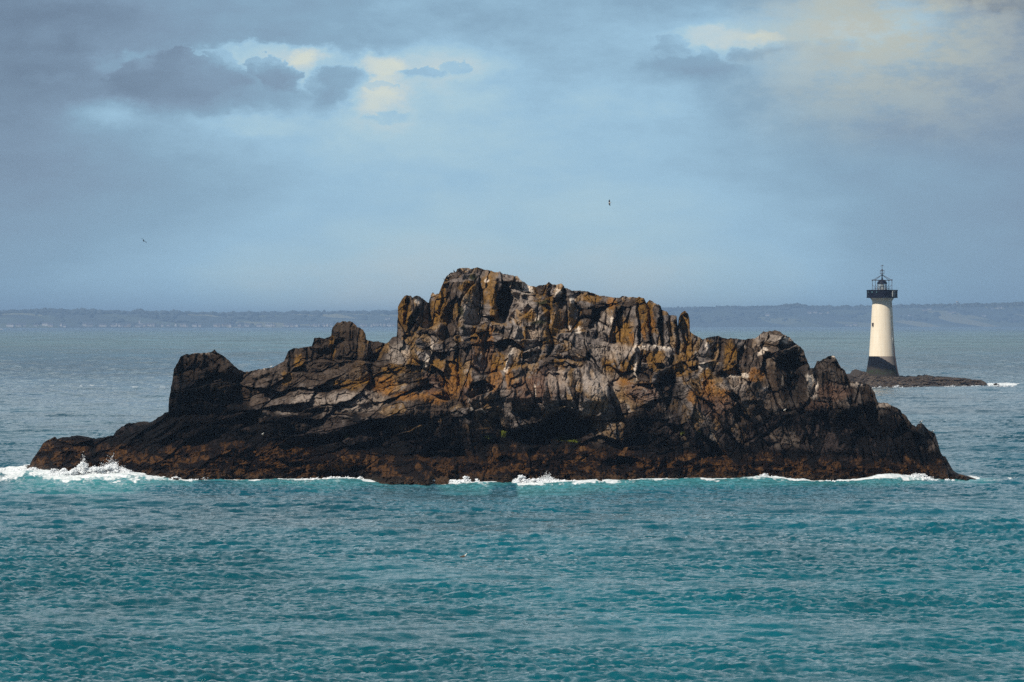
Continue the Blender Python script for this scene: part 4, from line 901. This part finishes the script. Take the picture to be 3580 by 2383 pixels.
fnz = q.noise(q.comb(sp.outputs[0], q.m('MULTIPLY', Yp, .45), sp.outputs[2]), 2.5, 6, .65)
fm = q.m('MAXIMUM', q.rng(q.m('ADD', sc_.outputs[0], q.m('MULTIPLY', q.m('SUBTRACT', fnz, .5), .9)), .22, .78), q.m('MULTIPLY', q.rng(q.m('MULTIPLY', sc_.outputs[1], fnz), .22, .42), .8))
c = q.mix(q.m('MULTIPLY', fm, q.rng(fnz, .30, .62, .62, 1.0)), c, (.80, .83, .83))
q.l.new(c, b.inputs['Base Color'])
rgh = q.m('ADD', q.m('MULTIPLY', q.rng(Yp, 200, 4000, .05, .26), q.rng(big, .35, .65, 1.25, .65)), q.m('MULTIPLY', fm, .5)); q.l.new(rgh, b.inputs['Roughness'])
b.inputs['IOR'].default_value = 1.333
q.l.new(q.rng(Yp, 420, 2200, .5, .24), b.inputs['Specular IOR Level'])
# capillary ripples, and longer ones far away where the mesh is flat
r1 = q.noise(q.comb(q.m('MULTIPLY', sp.outputs[0], .75), q.m('MULTIPLY', Yp, 1.2), 0.0), 1.9, 5, .65)
r2 = q.noise(q.comb(q.m('MULTIPLY', sp.outputs[0], .10), q.m('MULTIPLY', Yp, .06), 0.0), 1.0, 6, .7)
bp = q.new('ShaderNodeBump'); q.l.new(q.rng(Yp, 250, 1500, .75, .3), bp.inputs['Strength']); bp.inputs['Distance'].default_value = .16; q.l.new(r1, bp.inputs['Height'])
bp2 = q.new('ShaderNodeBump'); q.l.new(q.rng(Yp, 450, 1500, .0, .85), bp2.inputs['Strength']); bp2.inputs['Distance'].default_value = 5.0; q.l.new(r2, bp2.inputs['Height']); q.l.new(bp.outputs[0], bp2.inputs['Normal'])
q.l.new(bp2.outputs[0], b.inputs['Normal'])
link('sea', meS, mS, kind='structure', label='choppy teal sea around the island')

# ------------------------------------------------------------------ surf thrown up at the rocks: many small flecks
M_spray = bpy.data.materials.new('white_spray'); M_spray.use_nodes = True
b = M_spray.node_tree.nodes['Principled BSDF']; b.inputs['Base Color'].default_value = (.80, .83, .85, 1); b.inputs['Roughness'].default_value = .9
b.inputs['Subsurface Weight'].default_value = 0.0
rs = np.random.RandomState(12)
def spray(name, label, lumps, off=1.6):
    P_, S_ = [], []
    for (cu_, cv0, w_, hgt_, n, mist) in lumps:
        Yb_ = water_y(cv0) ; k = Yb_ / F
        env_ = lambda du: math.exp(-abs(du / (w_ * .52)) ** 3) * (.45 + .8 * float(vnoise(np.array([(cu_ + du) / 21.]), np.array([1.]), 900)[0]))
        if mist:
            for i in range(n):
                du = rs.normal() * w_ * .33; hh = abs(rs.normal()) * hgt_ * .5 * env_(du) + 2; s_ = rs.uniform(.015, .04)
                P_.append(((cu_ + du - CX) * k, Yb_ - off + rs.normal() * .8, hh * k)); S_.append((s_ * 1.3, s_, s_))
            continue
        npf = max(4, int(w_ * max(hgt_, 4) / 34.0)); per = max(8, n // npf)
        for c_i in range(npf):
            cu1 = rs.uniform(-.72, .72) * w_; e_ = env_(cu1); ch = rs.uniform(0, 1) ** 1.25 * hgt_ * e_; rr = rs.uniform(2.0, 6.0) * min(1, .35 + hgt_ / 30) * (1.1 - .4 * ch / max(hgt_, 1)); cy = rs.normal() * .5
            for i in range(per):
                q3 = rs.normal(size=3) * rr * .62; s_ = rs.uniform(.025, .075)
                P_.append(((cu_ + cu1 + q3[0] * 1.7 - CX) * k, Yb_ - off + cy + q3[1] * k * 1.5, max(-.05, (ch + q3[2]) * k))); S_.append((s_ * 1.4, s_, s_ * .8))
    me = scatter_mesh(name, np.array(P_), np.array(S_) * (F and 1.0), M_spray, True, .25)
    link(name, me, None, kind='stuff', label=label)
spray('sea_spray', 'white surf and spray bursting over the low left end of the island', [
    (345,1664,220,54,44000,False),(270,1662,180,34,22000,False),(395,1663,110,58,10000,False),(300,1652,34,46,1500,True),(310,1650,60,40,1200,True),(390,1662,110,60,3000,True),
    (120,1648,90,16,2400,False),(195,1656,70,12,900,False),(170,1640,40,40,500,True),(215,1640,60,60,500,True),(30,1644,80,9,1500,False),
    (480,1668,50,9,700,False),(520,1668,24,6,300,False),(626,1674,26,14,600,False),(732,1676,36,12,600,False),(700,1677,40,6,400,False)])
spray('sea_spray', 'thin line of white surf along the foot of the cliff', [
    (1000,1678,80,5,600,False),(1130,1675,120,9,1800,False),(1190,1673,80,12,1200,False),(1250,1674,60,9,700,False),
    (1515,1684,14,12,250,False),(1585,1680,50,7,700,False),(1640,1680,50,18,2600,False),(1680,1680,40,10,700,False),
    (1822,1684,30,24,3000,False),(1860,1682,80,14,3000,False),(1900,1680,70,7,1000,False),(1960,1680,80,6,900,False),(1910,1676,60,22,500,True),
    (2020,1681,60,6,500,False),(2240,1680,120,5,800,False),(2400,1677,80,5,500,False),(2560,1677,90,5,500,False),(2672,1676,60,22,2400,False),(2665,1672,36,26,250,True),(2720,1678,36,6,300,False),
    (2780,1679,50,6,300,False),(2890,1679,24,8,250,False),(2960,1679,60,5,300,False),(3080,1673,70,9,900,False),(3150,1674,80,18,2600,False),(3200,1674,60,26,2600,False),(3230,1676,40,9,700,False),(3300,1676,60,4,300,False)], 2.6)
spray('sea_spray', 'white surf breaking along the edge of the lighthouse reef', [
    (3070,1354,40,3.4,400,False),(3128,1354,20,9,500,False),(3150,1354,40,4,400,False),(3196,1353,14,4,120,False),(3308,1352,24,9,700,False),(3375,1350,40,5,700,False),(3410,1350,60,3,400,False),(3465,1349,30,8,900,False),(3520,1349,36,4,400,False),(3340,1345,40,16,260,True)], 8.0)

# ================================================================== BIRDS
M_bw = mat('white_feathers', (.75, .74, .70), .8); M_bd = mat('dark_feathers', (.022, .020, .024), .7); M_bb = mat('brown_feathers', (.10, .065, .04), .8, .5, 12); M_bk = mat('beak', (.45, .30, .06), .5)
def loft(bm, rings, n=10, mi=None):
    prev = None
    for j, (c_, ry, rz) in enumerate(rings):
        cur = [bm.verts.new((c_[0], c_[1] + ry * math.cos(2*math.pi*i/n), c_[2] + rz * math.sin(2*math.pi*i/n))) for i in range(n)]
        if prev:
            for i in range(n):
                f_ = bm.faces.new((prev[i], prev[(i+1) % n], cur[(i+1) % n], cur[i])); f_.material_index = mi[j] if mi else 0; f_.smooth = True
        else: bm.faces.new(cur[::-1]).material_index = mi[0] if mi else 0
        prev = cur
    bm.faces.new(prev).material_index = mi[-1] if mi else 0
def wing(bm, side, pts, th=.012, mi=1):
    """pts: (y out, x lead, x trail, z)"""
    prev = None
    for y_, xl, xt, z_ in pts:
        xm = (xl + xt) / 2
        cur = [bm.verts.new(p_) for p_ in ((xl, side*y_, z_), (xm + .2*(xl-xt), side*y_, z_ + th), (xt, side*y_, z_), (xm + .1*(xl-xt), side*y_, z_ - th*.6))]
        if prev:
            for i in range(4): bm.faces.new((prev[i], prev[(i+1) % 4], cur[(i+1) % 4], cur[i])).material_index = mi
        else: bm.faces.new(cur[::-1]).material_index = mi
        prev = cur
    bm.faces.new(prev).material_index = mi
def bird(name, label, cat, loc, scale, head, rot, mats, spread=True, legs=False, dip=.10):
    """x forward, one continuous body; head: material index for head"""
    bm = bmesh.new()
    if spread:
        loft(bm, [((-.34,0,.0),.05,.006),((-.22,0,.0),.045,.02),((-.12,0,0),.05,.04),((0,0,-.01),.075,.065),((.12,0,-.005),.065,.06),((.19,0,.01),.035,.035),((.24,0,.015),.038,.036),((.285,0,.01),.02,.02)], 10, [1,1,0,0,0,0,head,head])
        for s_ in (-1, 1): wing(bm, s_, [(.04,.14,-.14,.02),(.22,.20,-.13,.05+dip),(.40,.17,-.11,.06+dip),(.56,.07,-.12,.04+dip*.5),(.68,-.10,-.14,.0)], .012, 1)
    else:
        loft(bm, [((-.30,0,.10),.02,.008),((-.20,0,.13),.05,.03),((-.08,0,.17),.085,.075),((.05,0,.20),.09,.09),((.13,0,.25),.065,.07),((.165,0,.31),.042,.045),((.185,0,.36),.043,.045),((.215,0,.375),.03,.03)], 12, [1,1,1,1,0,0,head,head])
        for s_ in (-1, 1): wing(bm, s_, [(.075,.08,-.24,.19),(.095,.06,-.28,.165),(.085,.0,-.30,.135)], .012, 1)
    bmesh.ops.recalc_face_normals(bm, faces=bm.faces)
    me = bpy.data.meshes.new(name); bm.to_mesh(me); bm.free()
    for m in mats: me.materials.append(m)
    o = link(name, me, None, loc=loc, label=label, cat=cat, group='sea birds around the island')
    o.rotation_euler = rot; o.scale = (scale,) * 3
    bm = bmesh.new(); hx, hz = (.28, .008) if spread else (.24, .37)
    add_tube(bm, (hx, 0, hz), (hx + .075, 0, hz - .012), .014, .004, 6); bm_obj('beak', bm, M_bk, o)
    if legs:
        for s_ in (-1, 1):
            bm = bmesh.new(); add_tube(bm, (.0, s_*.035, .12), (.01, s_*.035, .0), .009, n=6); add_tube(bm, (-.02, s_*.035, .006), (.06, s_*.035, .006), .012, .018, n=6); bm_obj('leg', bm, M_bk, o)
    return o
R_ = math.radians
bird('gull', 'dark winged white bodied gull banking in the open sky above the island', 'gull', at(2131, 708, 560), .82, 0, (R_(-72), R_(3), R_(180)), [M_bw, M_bd], dip=.03)
bird('gull', 'small dark gull gliding in the sky above the left end of the island', 'gull', at(502, 842, 520), .95, 1, (R_(38), R_(14), R_(70)), [M_bd, M_bd], dip=.12)
bird('gull', 'faint tiny gull low in the sky above the left ridge of the island', 'gull', at(870, 966, 1900), .85, 1, (R_(25), 0, R_(75)), [M_bd, M_bd], dip=.12)
bird('gull', 'small dark bird flying in just left of the island summit', 'gull', at(1552, 975, 398), .42, 1, (R_(3), R_(2), R_(12)), [M_bd, M_bd], dip=.02)
# surface lookups so that standing birds stand on the rock
def crest(u_, s_index=-1):
    j = int(np.argmin(np.abs(U1 - u_))); js = range(max(0, j-2), min(NU, j+3))
    return max((tuple(float(x) for x in VI[NV - 1 + k, jj]) for jj in js for k in (0, 1, 2)), key=lambda p: p[2])
def face_pt(u_, v_):
    j = int(np.argmin(np.abs(U1 - u_))); i = int(np.argmin(np.abs(pv[:, j] - v_))); return tuple(float(x) for x in Vf[i, j])
p_ = crest(1581); bird('cormorant', 'black cormorant perched upright on the left shoulder of the summit', 'cormorant', (p_[0], p_[1], p_[2] - .03), .85, 1, (0, R_(-28), R_(180)), [M_bd, M_bd], spread=False, legs=True)
p_ = crest(3221); bird('gull', 'black backed gull perched on the pointed rock near the right end', 'gull', (p_[0], p_[1], p_[2] - .03), .85, 0, (0, 0, R_(-10)), [M_bw, M_bd], spread=False, legs=True)
p_ = crest(3264); bird('gull', 'gull perched just below the pointed rock on the right slope', 'gull', (p_[0], p_[1], p_[2] - .03), .75, 0, (0, 0, R_(-5)), [M_bw, M_bd], spread=False, legs=True)
for (u_, v_, lab, sc__) in [(922, 1517, 'white gull resting low on the dark rock toward the left', .8), (2746, 1434, 'white gull resting in a dark hollow on the right of the cliff', .85)]:
    p_ = face_pt(u_, v_); bird('gull', lab, 'gull', (p_[0], p_[1] - .35, p_[2] - .1), sc__, 0, (0, 0, R_(-60)), [M_bw, M_bw], spread=False, legs=True)
p_ = crest(945); bird('gull', 'white gull on the low saddle left of the stepped outcrop', 'gull', (p_[0], p_[1], p_[2] - .03), .7, 0, (0, 0, R_(20)), [M_bw, M_bw], spread=False, legs=True)
Yg = water_y(1952)
bird('gull', 'brown and white gull riding the waves in the foreground', 'gull', (at(1622, 1948, Yg)[0], Yg, -.02), 1.05, 0, (0, 0, R_(8)), [M_bw, M_bb], spread=False)

# motor boat cut by the left edge, far out
Ybt = water_y(1153)
bt_ = link('motor_boat', None, loc=(at(-3, 1150, Ybt)[0], Ybt, 0), label='small white boat far out at the left edge', cat='boat')
bm = bmesh.new()
hull = [(-9, 1.6, 2.2), (-5, 2.4, 2.2), (2, 2.5, 2.4), (7, 1.4, 2.9), (9.5, .1, 3.2)]; prev = None
for x_, w_, z_ in hull:
    cur = [bm.verts.new(p_) for p_ in ((x_, -w_, z_), (x_, -w_*.8, .3), (x_, 0, -.4), (x_, w_*.8, .3), (x_, w_, z_))]
    if prev:
        for i in range(5): bm.faces.new((prev[i], prev[(i+1) % 5], cur[(i+1) % 5], cur[i]))
    else: bm.faces.new(cur)
    prev = cur
bm.faces.new(prev[::-1]); M_bt = mat('boat_paint', (.85, .85, .84), .35); bm_obj('hull', bm, M_bt, bt_)
bm = bmesh.new(); add_box(bm, (-1, 0, 3.6), (7, 3.4, 2.6)); bmesh.ops.bevel(bm, geom=bm.edges[:], offset=.4, segments=2, affect='EDGES'); bm_obj('cabin', bm, M_bt, bt_)

bt_.scale = (1.25,) * 3
# ================================================================== HAZE over the bay
bm = bmesh.new(); add_box(bm, (0, 11900, 47), (24400, 25200, 110))
mz = bpy.data.materials.new('sea_haze'); mz.use_nodes = True
for n in list(mz.node_tree.nodes): mz.node_tree.nodes.remove(n)
q = NT(mz.node_tree); o_ = q.new('ShaderNodeOutputMaterial'); pv_ = q.new('ShaderNodeVolumePrincipled')
pv_.inputs['Color'].default_value = (.45, .68, 1.0, 1); pv_.inputs['Density'].default_value = 8.0e-5; pv_.inputs['Anisotropy'].default_value = .2
q.l.new(pv_.outputs[0], o_.inputs['Volume'])
hz = bm_obj('haze', bm, mz); hz['kind'] = 'stuff'; hz['label'] = 'thin blue sea haze over the bay'
